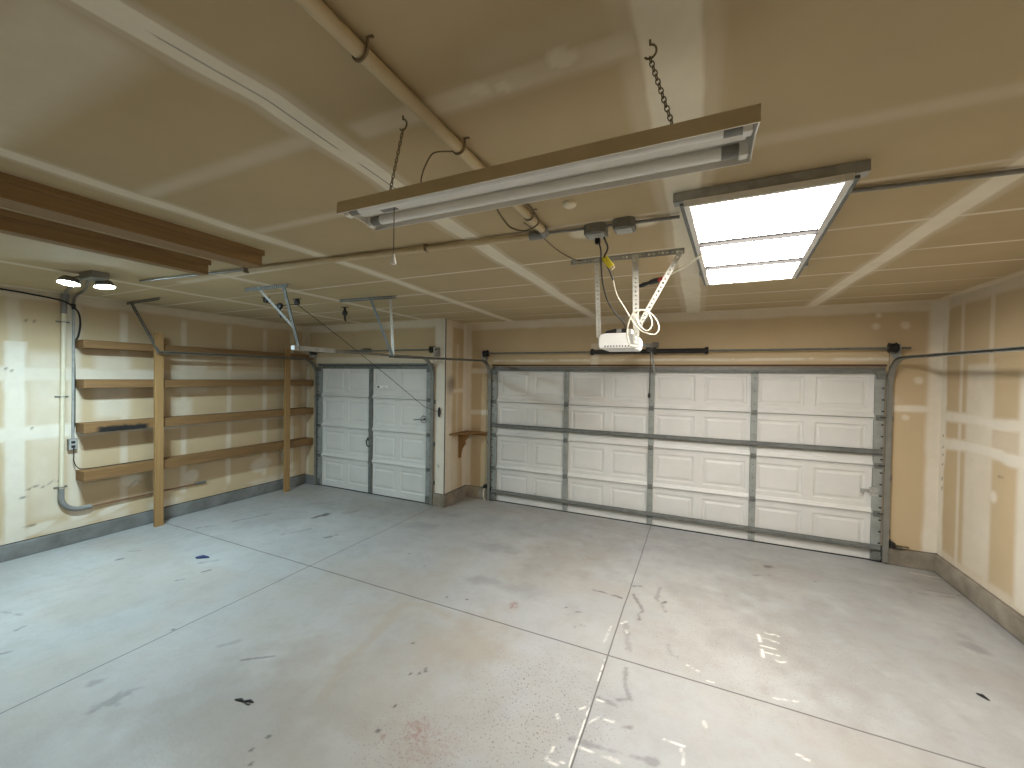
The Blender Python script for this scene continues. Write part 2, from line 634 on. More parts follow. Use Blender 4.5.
def front_right_f(u, z):
    n = fbm(u, z, 4, 71)
    wb = (fbm(u, z, 3, 73) - .5) * .04
    m = np.zeros_like(u)
    mx = lambda a: np.maximum(m, a)
    m = mx(band(z, H, .10, .02, wb) * .6)
    m = mx(band(u, PX, .09, .02, wb) * .8)
    m = mx(band(u, XR, .11, .025, wb) * .9)
    m = mx(band(z, 1.715, .035, .012, wb) * .85 * (u > 1.9))
    m = mx(band(z, 1.42, .04, .012, wb) * .8 * (u < -2.9))
    m = mx(band(z, 2.255, .016, .01, wb * .4) * .8 * ((u > -3) & (u < 1.9)) * (.4 + .6 * ss(.35, .5, n)))
    m = mx(rect(u, z, -3.45, -3.02, 2.05, 2.13, .02) * .6)
    m = mx(band(u, -1.35, .055, .015, wb) * .7 * (z < 2.5))
    m = mx(rect(u, z, 1.90, 2.02, 1.75, 2.2, .03) * .45 * ss(.4, .6, n))
    for i in range(18):
        m = mx(blob(u, z, -2.85 + i * .27, 2.262, .016, .013, 0, .4))
    for cx, cz in ((1.78, 2.62), (2.03, 2.62), (1.8, 2.74), (2.15, 2.02), (2.05, 1.62)):
        m = mx(blob(u, z, cx, cz, .03, .035, .6, .4, (n - .5)) * .7)
    return {'mud': m * (.85 + .2 * n), 'stain': np.zeros_like(u)}


def right_f(u, z):         # u is world y
    n = fbm(u, z, 3, 81)
    wb = (fbm(u, z, 3, 83) - .5) * .06
    m = np.zeros_like(u)
    mx = lambda a: np.maximum(m, a)
    m = mx(band(u, YW, .10, .02, wb) * .9)
    m = mx(band(z, H, .10, .02, wb) * .5)
    m = mx(band(z, 1.665, .05, .02, wb) * .9)
    m = mx(band(z, 1.394, .055, .02, wb) * .95)
    m = mx(rect(u, z, 4.93, 5.32, .25, 2.17, .03) * (.55 + .25 * n))
    m = mx(band(u, 5.42, .025, .012, wb * .4) * .6)
    m = mx(band(u, 4.98, .03, .012, wb * .4) * .55)
    m = mx(rect(u, z, 4.0, 4.62, .2, 2.1, .04) * (.75 + .2 * n))
    m = mx(rect(u, z, 4.6, 4.95, 1.42, 1.62, .05) * .35)
    m = mx(rect(u, z, 2.0, 3.9, .2, 2.1, .2) * .4)
    for c in (3.76, 3.15, 2.54):
        m = mx(band(u, c, .06, .02, wb) * .7)
    m = mx(band(z, .22, .05, .03, wb * 2) * .5)
    m = mx(blob(u, z, 4.9, 1.02, .05, .05, 0, .4) * .8)
    st = np.zeros_like(u)
    for b in (1.45, 1.33, 1.25, 1.15, 1.0, .9):
        st = np.maximum(st, blob(u, z, 5.70, b, .012, .012) * .7)
    st = np.maximum(st, seg(u, z, [(4.78, 1.2), (4.84, 1.21)], .008) * .4)
    return {'mud': m, 'stain': st}


def plain_f(u, z):
    m = np.maximum(band(u % 1.22, .61, .05, .02) * .6, band(z, 1.3, .06, .02) * .7)
    return {'mud': m, 'stain': np.zeros_like(u)}


def floor_f(x, y):
    n = fbm(x, y, 7, 91, 4)
    n2 = fbm(x, y, 22, 95, 3)
    n3 = fbm(x, y, 1.3, 99, 3)
    dark = np.zeros_like(x)
    white, red, tan = dark.copy(), dark.copy(), dark.copy()
    j = (n2 - .5)
    # saw-cut joints
    w1 = (fbm(x, y, 2, 11) - .5) * .012
    for a in (band(x, -3.63, .0045, .003, w1), band(x, -.55, .0045, .003, w1), band(y, 2.91, .0055, .003, w1)):
        dark = np.maximum(dark, a * .85)
    dark = np.maximum(dark, seg(x, y, [(-3.0, 5.42), (-1.7, 5.41), (.7, 5.0), (1.9, 5.1)], .006, .006) * .35)
    white = np.maximum(white, band(x, -.5615, .0045, .003, w1) * ((y < 2.86) & (y > 1.5)) * ss(.42, .55, n2) * .75)

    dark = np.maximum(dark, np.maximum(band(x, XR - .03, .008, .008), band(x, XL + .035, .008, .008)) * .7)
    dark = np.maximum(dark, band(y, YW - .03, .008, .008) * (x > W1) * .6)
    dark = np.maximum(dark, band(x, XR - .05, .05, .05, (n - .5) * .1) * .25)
    # white paint ticks
    Wl = [[(-.599, 3.26), (-.602, 3.042)], [(-.531, 3.337), (-.496, 3.383)], [(-.481, 3.265), (-.465, 3.222)], [(-.532, 2.472), (-.491, 2.475)],
          [(-.607, 2.358), (-.584, 2.385)], [(-.535, 2.287), (-.496, 2.345)], [(-.453, 2.351), (-.403, 2.356)], [(-.548, 2.107), (-.461, 2.115)],
          [(-.428, 2.119), (-.333, 2.118)], [(-.133, 2.36), (-.028, 2.362)], [(-.042, 2.342), (-.032, 2.252)], [(.071, 2.589), (.076, 2.551)],
          [(.09, 2.953), (.134, 2.951)], [(-.093, 2.948), (-.067, 2.946)], [(-.613, 1.991), (-.593, 1.989)], [(.47, 2.972), (.609, 3.007)],
          [(.512, 2.58), (.573, 2.555)], [(-.67, 2.05), (-.68, 1.97), (-.62, 1.96)], [(-.72, 2.26), (-.70, 2.23)],
          [(2.062, 5.591), (2.286, 5.57)], [(-.03, 3.05), (.05, 3.02)]]
    for p in Wl:
        white = np.maximum(white, seg(x, y, p, .006, .006, np.abs(j) * .02) * .85)
    Tl = [[(.467, 3.663), (.468, 3.579)], [(.513, 3.721), (.554, 3.712), (.591, 3.73), (.612, 3.708)], [(.477, 3.632), (.536, 3.633), (.594, 3.617)],
          [(.468, 3.526), (.521, 3.526), (.563, 3.521)], [(.467, 3.474), (.465, 3.386)], [(.482, 3.449), (.53, 3.448)], [(.55, 3.452), (.572, 3.453)],
          [(.543, 3.382), (.57, 3.375), (.601, 3.395)]]
    for k, p in enumerate(Tl):
        white = np.maximum(white, seg(x, y, p, (.011 if k in (0, 4) else .005), .006, np.abs(j) * .01) * .95)
    # dark scuffs and cracks
    Dl = [([(-.862, 3.756), (-.757, 3.75), (-.599, 3.735)], .010, .75), ([(-.505, 3.837), (-.445, 3.709), (-.392, 3.609), (-.419, 3.536), (-.404, 3.466)], .012, .55),
          ([(-.528, 3.997), (-.454, 4.038)], .012, .7), ([(-.268, 3.796), (-.226, 3.839)], .01, .75), ([(-.291, 4.089), (-.305, 3.867), (-.245, 3.764), (-.215, 3.676)], .014, .35),
          ([(-.413, 2.834), (-.395, 2.671), (-.348, 2.565), (-.409, 2.531)], .009, .4), ([(-.597, 2.137), (-.421, 2.16), (-.321, 2.176)], .016, .35),
          ([(-.284, 2.179), (-.152, 2.201)], .018, .4), ([(-.521, 2.488), (-.421, 2.474)], .012, .35), ([(-.362, 2.34), (-.317, 2.358)], .010, .45),
          ([(-.17, 3.222), (-.13, 3.108)], .02, .3), ([(-.494, 3.347), (-.437, 3.046)], .02, .25),
          ([(-3.185, 1.129), (-3.163, 1.25)], .035, .38), ([(-2.85, 1.734), (-2.677, 1.861)], .006, .6),
          ([(-5.638, 3.35), (-5.503, 3.756)], .02, .35), ([(-5.808, 2.989), (-5.725, 3.12)], .014, .7), ([(-5.696, 2.267), (-5.612, 2.332)], .014, .4),
          ([(-5.547, 2.115), (-5.517, 2.149)], .014, .8), ([(-3.491, 1.193), (-3.436, 1.227)], .02, .3), ([(-4.397, 1.043), (-4.38, 1.082)], .010, .55),
          ([(-4.701, 1.198), (-4.719, 1.241)], .008, .6), ([(-5.191, 1.233), (-4.952, 1.292)], .010, .35), ([(-4.465, 2.332), (-4.443, 2.405)], .010, .7),
          ([(-4.499, 2.141), (-4.468, 2.188)], .012, .6), ([(-4.7, 2.45), (-4.62, 2.55)], .02, .3), ([(-3.134, 1.748), (-3.053, 1.857)], .02, .25),
          ([(.544, 4.772), (.70, 4.85)], .008, .6), ([(.70, 5.06), (.77, 5.09)], .022, .65), ([(2.029, 5.198), (2.315, 5.19)], .012, .45),
          ([(1.86, 5.06), (2.2, 5.12)], .014, .35), ([(.228, 4.589), (.297, 4.089)], .03, .2), ([(-4.65, 3.35), (-4.5, 3.6)], .02, .35),
          ([(-4.1, 3.5), (-4.05, 3.62)], .02, .6), ([(-5.1, 4.4), (-5.0, 4.55)], .02, .4)]
    for p, w, k in Dl:
        dark = np.maximum(dark, seg(x, y, p, w, w * .7, j * w * 3.2) * k)
    dark = np.maximum(dark, blob(x, y, -4.79, 4.05, .05, .15, -.2, .3, j * 1.2) * .85)
    dark = np.maximum(dark, blob(x, y, -4.55, 4.35, .06, .16, -.5, .4, j * 1.4) * .35)
    for a, b in ((-1.707, 2.147), (-1.656, 2.175), (-1.645, 2.226), (-1.63, 2.21), (-1.891, 2.401), (-1.62, 1.894), (-1.589, 1.719), (-1.839, 3.088), (-2.019, 3.04),
                 (-2.57, 3.438), (-1.566, 4.462), (-2.101, 1.432), (-2.105, 1.341), (-2.03, 1.29), (-3.65, 1.72), (-2.9, 3.6), (1.1, 4.9)):
        dark = np.maximum(dark, blob(x, y, a, b, .010, .012, 0, .4) * .9)
    # soft tyre grime, tan wear; broad right-hand blobs offset the panel's light in colour
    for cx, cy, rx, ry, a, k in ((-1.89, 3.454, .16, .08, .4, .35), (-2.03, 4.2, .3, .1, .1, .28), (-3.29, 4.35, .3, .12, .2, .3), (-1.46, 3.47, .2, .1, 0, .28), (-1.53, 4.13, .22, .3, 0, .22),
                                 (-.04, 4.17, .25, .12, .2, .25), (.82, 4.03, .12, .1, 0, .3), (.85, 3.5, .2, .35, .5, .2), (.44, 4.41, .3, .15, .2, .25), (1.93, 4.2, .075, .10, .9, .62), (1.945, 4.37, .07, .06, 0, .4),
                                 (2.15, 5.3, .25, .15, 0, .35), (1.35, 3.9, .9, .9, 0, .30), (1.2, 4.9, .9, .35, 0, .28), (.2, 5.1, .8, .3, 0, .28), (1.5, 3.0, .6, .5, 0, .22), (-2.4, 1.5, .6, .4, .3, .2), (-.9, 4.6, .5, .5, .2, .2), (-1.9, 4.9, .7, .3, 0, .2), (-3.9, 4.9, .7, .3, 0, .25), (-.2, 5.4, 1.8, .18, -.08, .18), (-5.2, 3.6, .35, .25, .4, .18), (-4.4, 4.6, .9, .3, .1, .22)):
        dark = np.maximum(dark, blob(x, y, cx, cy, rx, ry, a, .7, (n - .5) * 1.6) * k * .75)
    speck = np.maximum(blob(x, y, -.85, 2.25, .42, .5, 0, .8) * .8, blob(x, y, .35, 3.5, .8, .7, 0, .8) * .4)
    speck = np.maximum(speck, blob(x, y, -1.3, 1.75, .35, .3, 0, .8) * .6)
    speck = np.maximum(speck, .10)
    dark = np.maximum(dark, seg(x, y, [(-.971, 3.364), (-.871, 3.274), (-.80, 3.126)], .05, .03) * ss(.64, .7, n2) * .8)
    for cx, cy, rx, ry, a, k in ((-1.55, 2.5, .35, .4, 0, .6), (-1.9, 1.9, .8, .5, .3, .4), (-1.3, 4.3, .5, .5, 0, .4), (.9, 2.75, .5, .25, 0, .3), (-2.1, 1.3, .9, .3, 0, .35), (.2, 3.6, .9, .8, 0, .3), (-2.37, 2.6, .25, .2, 0, .4)):
        tan = np.maximum(tan, blob(x, y, cx, cy, rx, ry, a, .8, (n - .5) * 1.8) * k)
    tan = np.maximum(tan, seg(x, y, [(-2.071, 1.755), (-2.184, 2.064), (-2.197, 2.327), (-2.304, 2.747), (-2.121, 2.87), (-1.84, 2.795)], .06, .05, (n - .5) * .1) * .6)
    tan = np.maximum(tan, ss(.5, .75, n3) * .35)
    # rust and red paint
    red = np.maximum(red, blob(x, y, -1.535, 1.704, .014, .02, .4, .3) * .95)
    red = np.maximum(red, blob(x, y, -1.425, 3.19, .035, .07, .35, .3, j) * .75)
    red = np.maximum(red, blob(x, y, -1.38, 1.80, .07, .07, 0, .9, (n2 - .5) * 1.6) * .7)
    red = np.maximum(red, blob(x, y, -1.28, 1.74, .16, .13, 0, .9, (n2 - .5) * 1.2) * .32)
    return {'dark': dark, 'white': white, 'red': red, 'tan': tan, 'speck': speck}


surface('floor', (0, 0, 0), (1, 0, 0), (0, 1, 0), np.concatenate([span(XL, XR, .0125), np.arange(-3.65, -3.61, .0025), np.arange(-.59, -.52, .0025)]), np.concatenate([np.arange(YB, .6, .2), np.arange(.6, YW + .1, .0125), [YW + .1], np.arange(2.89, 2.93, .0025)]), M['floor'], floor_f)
surface('ceiling', (0, 0, H), (1, 0, 0), (0, 1, 0), np.concatenate([span(XL, XR, .02, PX), np.arange(-1.44, -1.18, .0035), np.arange(-.18, .03, .008), np.arange(-2.68, -2.44, .008), np.arange(1.08, 1.25, .008)]), span(YB, YW, .02, *[q + d for q in JOIST for d in (-.018, -.012, -.006, 0, .006, .012, .018)]), M['ceil'], ceil_f, flip=True)
surface('wall_left', (XL, 0, 0), (0, 1, 0), (0, 0, 1), span(YB, YS, .02), span(.168, H, .02), M['wall'], left_f)
surface('wall_front_left', (0, YS, 0), (1, 0, 0), (0, 0, 1), span(XL, PX, .02, S0, S1), span(0, H, .02, SH, .196), M['wall'], front_left_f, holes=[(S0, S1, -1, SH), (S1 - .01, PX + .01, -1, .196)])
surface('wall_pillar', (PX, 0, 0), (0, 1, 0), (0, 0, 1), span(YS, YW, .015), span(.198, H, .02), M['wall'], return_f)
surface('wall_front_right', (0, YW, 0), (1, 0, 0), (0, 0, 1), span(PX, XR, .02, W0, W1), span(0, H, .015, WH, .196, .187), M['wall'], front_right_f, holes=[(W0, W1, -1, WH), (PX - .01, W0 + .01, -1, .196), (W1 - .01, XR + .01, -1, .187)])
surface('wall_right', (XR, 0, 0), (0, 1, 0), (0, 0, 1), span(YB, YW, .02), span(.189, H, .02), M['wall'], right_f, flip=True)
surface('wall_back', (0, YB, 0), (1, 0, 0), (0, 0, 1), span(XL, XR, .1), span(0, H, .1), M['wall'], plain_f, flip=True)

# concrete stem walls
def curb(name, a, b, m):
    MB().box(a, b).build(name, m, bevel=.006, kind='structure')
curb('baseboard_left', (XL - .02, YB, 0), (XL + .03, YS, .158), M['curb_painted'])
curb('baseboard_front_left', (XL, YS - .03, 0), (S0 - .035, YS + .05, .16), M['curb_painted'])
curb('baseboard_right', (XR - .025, YB, 0), (XR + .02, YW, .179), M['curb'])
curb('baseboard_front_right', (W1 + .03, YW - .025, 0), (XR, YW + .05, .179), M['curb'])
pb = MB().prism([(S1 + .03, YS - .03, 0), (PX + .025, YS - .03, 0), (PX + .025, YW - .025, 0), (W0 - .05, YW - .025, 0), (W0 - .05, YW + .05, 0), (PX - .1, YW + .05, 0), (PX - .1, YS + .05, 0), (S1 + .03, YS + .05, 0)], (0, 0, .19))
pb.build('baseboard_pillar', M['curb'], bevel=.006, kind='structure')
# dark open corner seam on the pillar, door jambs and headers
MB().box((PX - .004, YS - .006, .19), (PX + .006, YS + .004, H)).build('trim_1', M['cord_black'], kind='structure')
MB().box((S0 - .01, YS - .012, SH - .004), (S1 + .01, YS + .14, SH + .028)).build('trim_2', M['galv_dark'], kind='structure')
MB().box((W0 - .01, YW - .010, WH + .006), (W1 + .01, YW + .14, WH + .030)).build('trim_3', M['wood_x'], kind='structure')
MB().box((W0 - .004, YW + .004, 2.128), (W1 + .004, YW + .14, WH + .0055)).build('trim_8', M['boxgrey'], kind='structure')
for k, (xa, xb, yy, zz) in enumerate(((S0 - .02, S0 + .0, YS, SH), (S1 - .0, S1 + .02, YS, SH), (W0 - .02, W0, YW, WH + .012), (W1, W1 + .02, YW, WH + .012))):
    MB().box((xa, yy + .002, 0), (xb, yy + .14, zz)).build('trim_%d' % (k + 4), M['rubber'], kind='structure')


# ------------------------------------------------------------------ sectional garage doors
def door(name, x0, x1, yf, nsec, npan, stiles, endw, struts, top, dark_stile, label):
    root = thing(name, ((x0 + x1) / 2, yf + .03, 0), label, 'garage door')
    root['kind'] = 'structure'
    hs = top / nsec
    for k in range(nsec):
        z0, z1 = k * hs + (.012 if k == 0 else .003), (k + 1) * hs - .003
        mb = MB()
        # slab back and edges
        mb.box((x0, yf + .016, z0), (x1, yf + .045, z1))
        # pressed face: grid of rails and panels
        pw = (x1 - x0 - 2 * endw) / npan
        mx_, mt, mbm = .055, .075, .105
        rails = [(z0, z0 + mbm), (z1 - mt, z1)]
        for a, b in rails:
            mb.add([(x0, yf, a), (x1, yf, a), (x1, yf, b), (x0, yf, b)], [(0, 1, 2, 3)])
        xs = [x0]
        for i in range(npan):
            a, b = x0 + endw + i * pw + mx_, x0 + endw + (i + 1) * pw - mx_
            mb.add([(xs[-1], yf, z0 + mbm), (a, yf, z0 + mbm), (a, yf, z1 - mt), (xs[-1], yf, z1 - mt)], [(0, 1, 2, 3)])
            xs.append(b)
            R = [(0, 0), (.012, .011), (.030, .011), (.052, .002)]
            rings = [[(a + d, yf + e, z0 + mbm + d), (b - d, yf + e, z0 + mbm + d), (b - d, yf + e, z1 - mt - d), (a + d, yf + e, z1 - mt - d)] for d, e in R]
            vs = [p for r in rings for p in r]
            fs = []
            for q in range(len(R) - 1):
                for c in range(4):
                    c2 = (c + 1) % 4
                    fs.append((q * 4 + c, q * 4 + c2, q * 4 + 4 + c2, q * 4 + 4 + c))
            fs.append(tuple((len(R) - 1) * 4 + c for c in range(4)))
            mb.add(vs, fs)
        mb.add([(xs[-1], yf, z0 + mbm), (x1, yf, z0 + mbm), (x1, yf, z1 - mt), (xs[-1], yf, z1 - mt)], [(0, 1, 2, 3)])
        # rolled lips at the section edges
        if k > 0:
            mb.prism([(x0, yf, z0 + .004), (x0, yf - .024, z0 + .004), (x0, yf - .028, z0 + .012), (x0, yf - .010, z0 + .050), (x0, yf, z0 + .056)], (x1 - x0, 0, 0))
        if k < nsec - 1:
            mb.prism([(x0, yf, z1 - .022), (x0, yf - .010, z1 - .016), (x0, yf - .010, z1), (x0, yf, z1)], (x1 - x0, 0, 0))
        sec = mb.build('door_section', M['door_white'], root)
        # vertical stiles of this section
        for sx in stiles:
            sb = MB().box((sx - .036, yf - .030, z0 + .01), (sx + .036, yf + .001, z1 - .002))
            sb.box((sx - .018, yf - .034, z0 + .03), (sx + .018, yf - .028, z1 - .03))
            for q in range(3):
                zz = z0 + hs * (.2 + .3 * q)
                sb.cyl((sx, yf - .028, zz), (sx, yf - .037, zz), .006, 8, 1)
            sb.build('stile', [M[dark_stile], M['black']], sec, bevel=.003)
        for sgn, ex in ((1, x0), (-1, x1)):
            eb = MB().box((ex, yf - .030, z0 + .006), (ex + sgn * endw, yf + .001, z1 - .002))
            n = 4
            for q in range(n):
                zz = z0 + hs * (.14 + .24 * q)
                eb.box((ex + sgn * .004, yf - .035, zz - .008), (ex + sgn * .026, yf - .028, zz + .008), 1)
            eb.build('end_stile', [M['stile_grey'], M['black']], sec, bevel=.002)
        if k > 0:
            for hx in list(stiles) + [x0 + endw * .5, x1 - endw * .5]:
                hb = MB().box((hx - .030, yf - .040, z0 - .03), (hx + .030, yf - .028, z0 + .035))
                hb.cyl((hx - .034, yf - .042, z0), (hx + .034, yf - .042, z0), .008, 8, 0)
                if hx < x0 + endw or hx > x1 - endw:
                    sg = -1 if hx < x0 + endw else 1
                    hb.cyl((hx, yf - .045, z0 + .01), (hx + sg * .085, yf - .045, z0 + .01), .006, 8, 1)
                hb.build('hinge', [M['galv_dark'], M['black']], sec)
    for zc in struts:
        c = .030
        sb = MB().prism([(x0 + .02, yf - .030, zc - c), (x0 + .02, yf - .046, zc - c), (x0 + .02, yf - .076, zc - c * .5), (x0 + .02, yf - .076, zc + c * .5), (x0 + .02, yf - .046, zc + c), (x0 + .02, yf - .030, zc + c)], (x1 - x0 - .04, 0, 0))
        sb.build('strut', M['galv_dark'], root, bevel=.002)
    # bottom seal
    MB().box((x0, yf + .0, 0), (x1, yf + .045, .016)).build('bottom_seal', M['rubber'], root)
    # corner roller brackets
    for sgn, ex in ((1, x0), (-1, x1)):
        MB().box((ex + sgn * .005, yf - .05, .03), (ex + sgn * .085, yf - .030, .13)).cyl((ex + sgn * .03, yf - .045, .06), (ex - sgn * .05, yf - .045, .06), .008, 8).build('roller_bracket', M['galv_dark'], root)
        MB().box((ex + sgn * .005, yf - .055, top - .10), (ex + sgn * .08, yf - .030, top - .02)).cyl((ex + sgn * .03, yf - .05, top - .06), (ex - sgn * .05, yf - .05, top - .06), .008, 8).build('roller_bracket', M['galv_dark'], root)
    return root


D1 = door('door_1', S0 + .005, S1 - .005, YS + .012, 4, 4, (-4.965,), .095, (), 2.155, 'galv_dark', 'white single sectional garage door, closed, left of the drywall pillar')
D2 = door('door_2', W0 + .005, W1 - .005, YW + .012, 4, 8, (-1.765, -.567, .632), .085, (.165, 1.225), 2.13, 'stile_grey', 'white double-width sectional garage door, closed, right of the drywall pillar')
# top angle of both doors
MB().box((S0 + .01, YS - .012, 2.105), (S1 - .01, YS + .014, 2.150)).build('top_rail', M['galv_dark'], D1, bevel=.003)
MB().box((W0 + .01, YW - .050, 2.094), (W1 - .01, YW + .014, 2.130)).build('top_rail', M['galv_dark'], D2, bevel=.003)
# hardware on the single door
y1 = YS + .012
lb = MB()
lb.tube([Vector((-3.87, y1 - .02, 1.32)) + Vector((.055 * math.cos(a * .52), -.008, .055 * math.sin(a * .52))) for a in range(13)], .006, 8)
lb.cyl((-3.87, y1 - .02, 1.32), (-3.87, y1 + .004, 1.32), .018, 12)
lb.tube([(-3.87, y1 - .025, 1.31), (-3.97, y1 - .02, 1.315), (-4.08, y1 - .012, 1.30)], .006, 6)
lb.build('lock_handle', M['galv_dark'], D1)
hb = MB().tube([(-5.02, y1 - .01, .92), (-5.02, y1 - .06, .91), (-4.99, y1 - .075, .83), (-4.985, y1 - .04, .80)], .011, 8)
hb.box((-5.05, y1 - .012, .895), (-4.99, y1 + .006, .945))
hb.build('lift_handle', M['black'], D1)
st = MB().box((-4.86, y1 - .003, 1.785), (-4.62, y1 + .012, 1.83))
st.box((-4.84, y1 - .004, 1.79), (-4.80, y1 - .002, 1.82), 1)
st.box((-4.72, y1 - .004, 1.79), (-4.66, y1 - .002, 1.796), 2)
st.build('sticker', [M['white'], M['black'], M['boxgrey']], D1, label='small white sticker with a dark mark')
# slide lock on the double door
y2 = YW + .012
sl = MB().box((1.765, y2 - .036, .73), (1.835, y2 - .026, .83))
sl.box((1.675, y2 - .045, .785), (1.84, y2 - .034, .806)).box((1.675, y2 - .05, .755), (1.695, y2 - .034, .806)).box((1.755, y2 - .046, .765), (1.84, y2 - .034, .826))
sl.build('slide_lock', M['galv'], D2, bevel=.002)


# ------------------------------------------------------------------ door tracks
def c_prof(sgn, w=.05, d=.03, t=.003):
    return [(0, 0), (0, d), (sgn * w, d), (sgn * w, d - t * 2), (sgn * t, d - t), (sgn * t, t), (sgn * w, t * 2), (sgn * w, 0)]


def track(x, yv, ztop, r, yend, zend, sgn, wall_y, label, sag=0):
    """vertical run in front of the wall, bend, horizontal run towards the camera; sgn points to the door"""
    t = thing('door_track', (x, yv, 0), label, 'garage door track')
    cy, cz = yv - r, ztop - r
    vert = [(x, yv, .02), (x, yv, cz)]
    bend = arc((x, cy, cz), r, 0, math.pi / 2, 12, (0, 1, 0), (0, 0, 1))
    MB().sweep(vert + [tuple(p) for p in bend[1:]], c_prof(sgn), (1, 0, 0)).build('vertical_run', M['track'], t, smooth=False)
    MB().sweep([tuple(bend[-1]), (x, yend, zend)], c_prof(sgn), (1, 0, 0)).build('horizontal_run', M['track'], t)
    mbk = MB()
    for zz in (.35, .95, 1.6):
        b = MB()
        b.box((x - sgn * .002, yv - .03, zz - .03), (x - sgn * .006, wall_y - .001, zz + .03))
        b.box((x - sgn * .002, wall_y - .008, zz - .03), (x - sgn * .016, wall_y - .001, zz + .03))
        b.build('jamb_bracket', M['galv_dark'], t)
    return t


TR = .30
track(-6.262, YS - .015, 2.285, TR, 2.76, 2.265, 1, YS, 'galvanised track running along the wooden wall shelves to the single door')
track(-3.678, YS - .015, 2.285, TR, 2.76, 2.262, -1, YS, 'galvanised track right of the single door, running from the pillar side towards the camera')
track(W0 - .055, YW - .015, 2.262, TR, 3.42, 2.215, 1, YW, 'galvanised track curving in from the left edge of the double door')
track(W1 + .055, YW - .015, 2.268, TR, .9, 2.19, -1, YW, 'galvanised track curving from the right edge of the double door along the right wall')

# bright sleeve over the near end of the track by the pillar
single(MB().box((-3.725, 2.75, 2.235), (-3.671, 3.25, 2.282)), 'track_sleeve', M['galv'],
       'pale metal sleeve over the near end of the single door track', 'track sleeve', bevel=.003)


# ------------------------------------------------------------------ track hangers of perforated angle
def hanger(label, cA, cB, legs):
    t = thing('track_hanger', cA, label, 'track hanger', None)
    a, b = Vector(cA), Vector(cB)
    MB().perf(a, b, (0, 1, 0), .034).perf(a, b, (0, 0, -1), .034).build('ceiling_angle', M['galv_dark'], t)
    for p, q, w1, w2, mt in legs:
        MB().angle(p, q, w1, w2, .034).build('hanger_strut', M[mt], t)
    return t


hanger('perforated steel hanger from the ceiling to the track end at the near shelf post', (-6.50, 2.56, H - .001), (-5.70, 2.54, H - .001),
       [((-6.44, 2.565, H - .01), (-6.275, 2.78, 2.235), (1, 0, 0), (0, 1, 0), 'galv_dark')])
hanger('two-legged perforated hanger holding the track end in front of the far shelf post', (-4.24, 2.61, H - .001), (-3.62, 2.63, H - .001),
       [((-3.70, 2.63, H - .01), (-3.69, 2.80, 2.25), (1, 0, 0), (0, 1, 0), 'galv_dark'),
        ((-4.06, 2.62, H - .01), (-3.71, 2.775, 2.44), (1, 0, 0), (0, 1, 0), 'galv')])
hanger('two-legged perforated hanger over the near end of the double door left track', (-3.78, 3.40, H - .001), (-3.0, 3.45, H - .001),
       [((-3.36, 3.43, H - .01), (-3.075, 3.47, 2.205), (1, 0, 0), (0, 1, 0), 'galv_dark'),
        ((-3.10, 3.46, H - .01), (-3.062, 3.475, 2.205), (1, 0, 0), (0, 1, 0), 'galv_light')])


# ------------------------------------------------------------------ torsion shafts and springs
def corrugated(a, b, r, n, seg_n=14):
    a, b = Vector(a), Vector(b)
    pts, rs = [], []
    for i in range(n + 1):
        pts.append(a.lerp(b, i / n))
        rs.append(r if i % 2 else r * .86)
    return pts, rs


t = thing('torsion_shaft', (-.6, YW - .1, 2.37), 'long thin steel shaft with a black coiled spring above the double garage door', 'torsion shaft')
MB().cyl((W0 - .14, YW - .1, 2.372), (W1 + .17, YW - .1, 2.366), .0127, 12).build('shaft', M['galv_dark'], t, smooth=True)
for dx in (W0 - .075, W1 + .02):
    d = MB().tube([(dx - .035, YW - .1, 2.37), (dx - .03, YW - .1, 2.37), (dx - .02, YW - .1, 2.37), (dx + .025, YW - .1, 2.37), (dx + .03, YW - .1, 2.37), (dx + .045, YW - .1, 2.37)], [.03, .055, .045, .05, .058, .035], 18)
    d.build('cable_drum', M['black'], t, smooth=True)
    s = -1 if dx < -1 else 1
    bx = dx + s * .055
    MB().box((bx - .004, YW - .14, 2.26), (bx + .004, YW - .001, 2.41)).box((bx - .03, YW - .008, 2.26), (bx + .03, YW - .001, 2.41)).build('end_bearing_plate', M['galv'], t)
    MB().cyl((dx - s * .01, YW - .055, 2.36), (dx + s * .012, YW - .03, .08), .0025, 6).build('lift_cable', M['galv_dark'], t)
sp = t
p, r = corrugated((-1.36, YW - .1, 2.37), (.08, YW - .1, 2.368), .034, 110)
MB().tube(p, r, 14).build('spring', M['black'], sp, smooth=False)
for cx in (-1.37, .09):
    MB().cyl((cx - .02, YW - .1, 2.37), (cx + .02, YW - .1, 2.37), .044, 16).build('winding_cone', M['rubber'], sp, smooth=True)
MB().box((-.545, YW - .13, 2.33), (-.515, YW - .001, 2.41)).build('centre_bracket', M['black'], sp, bevel=.003)

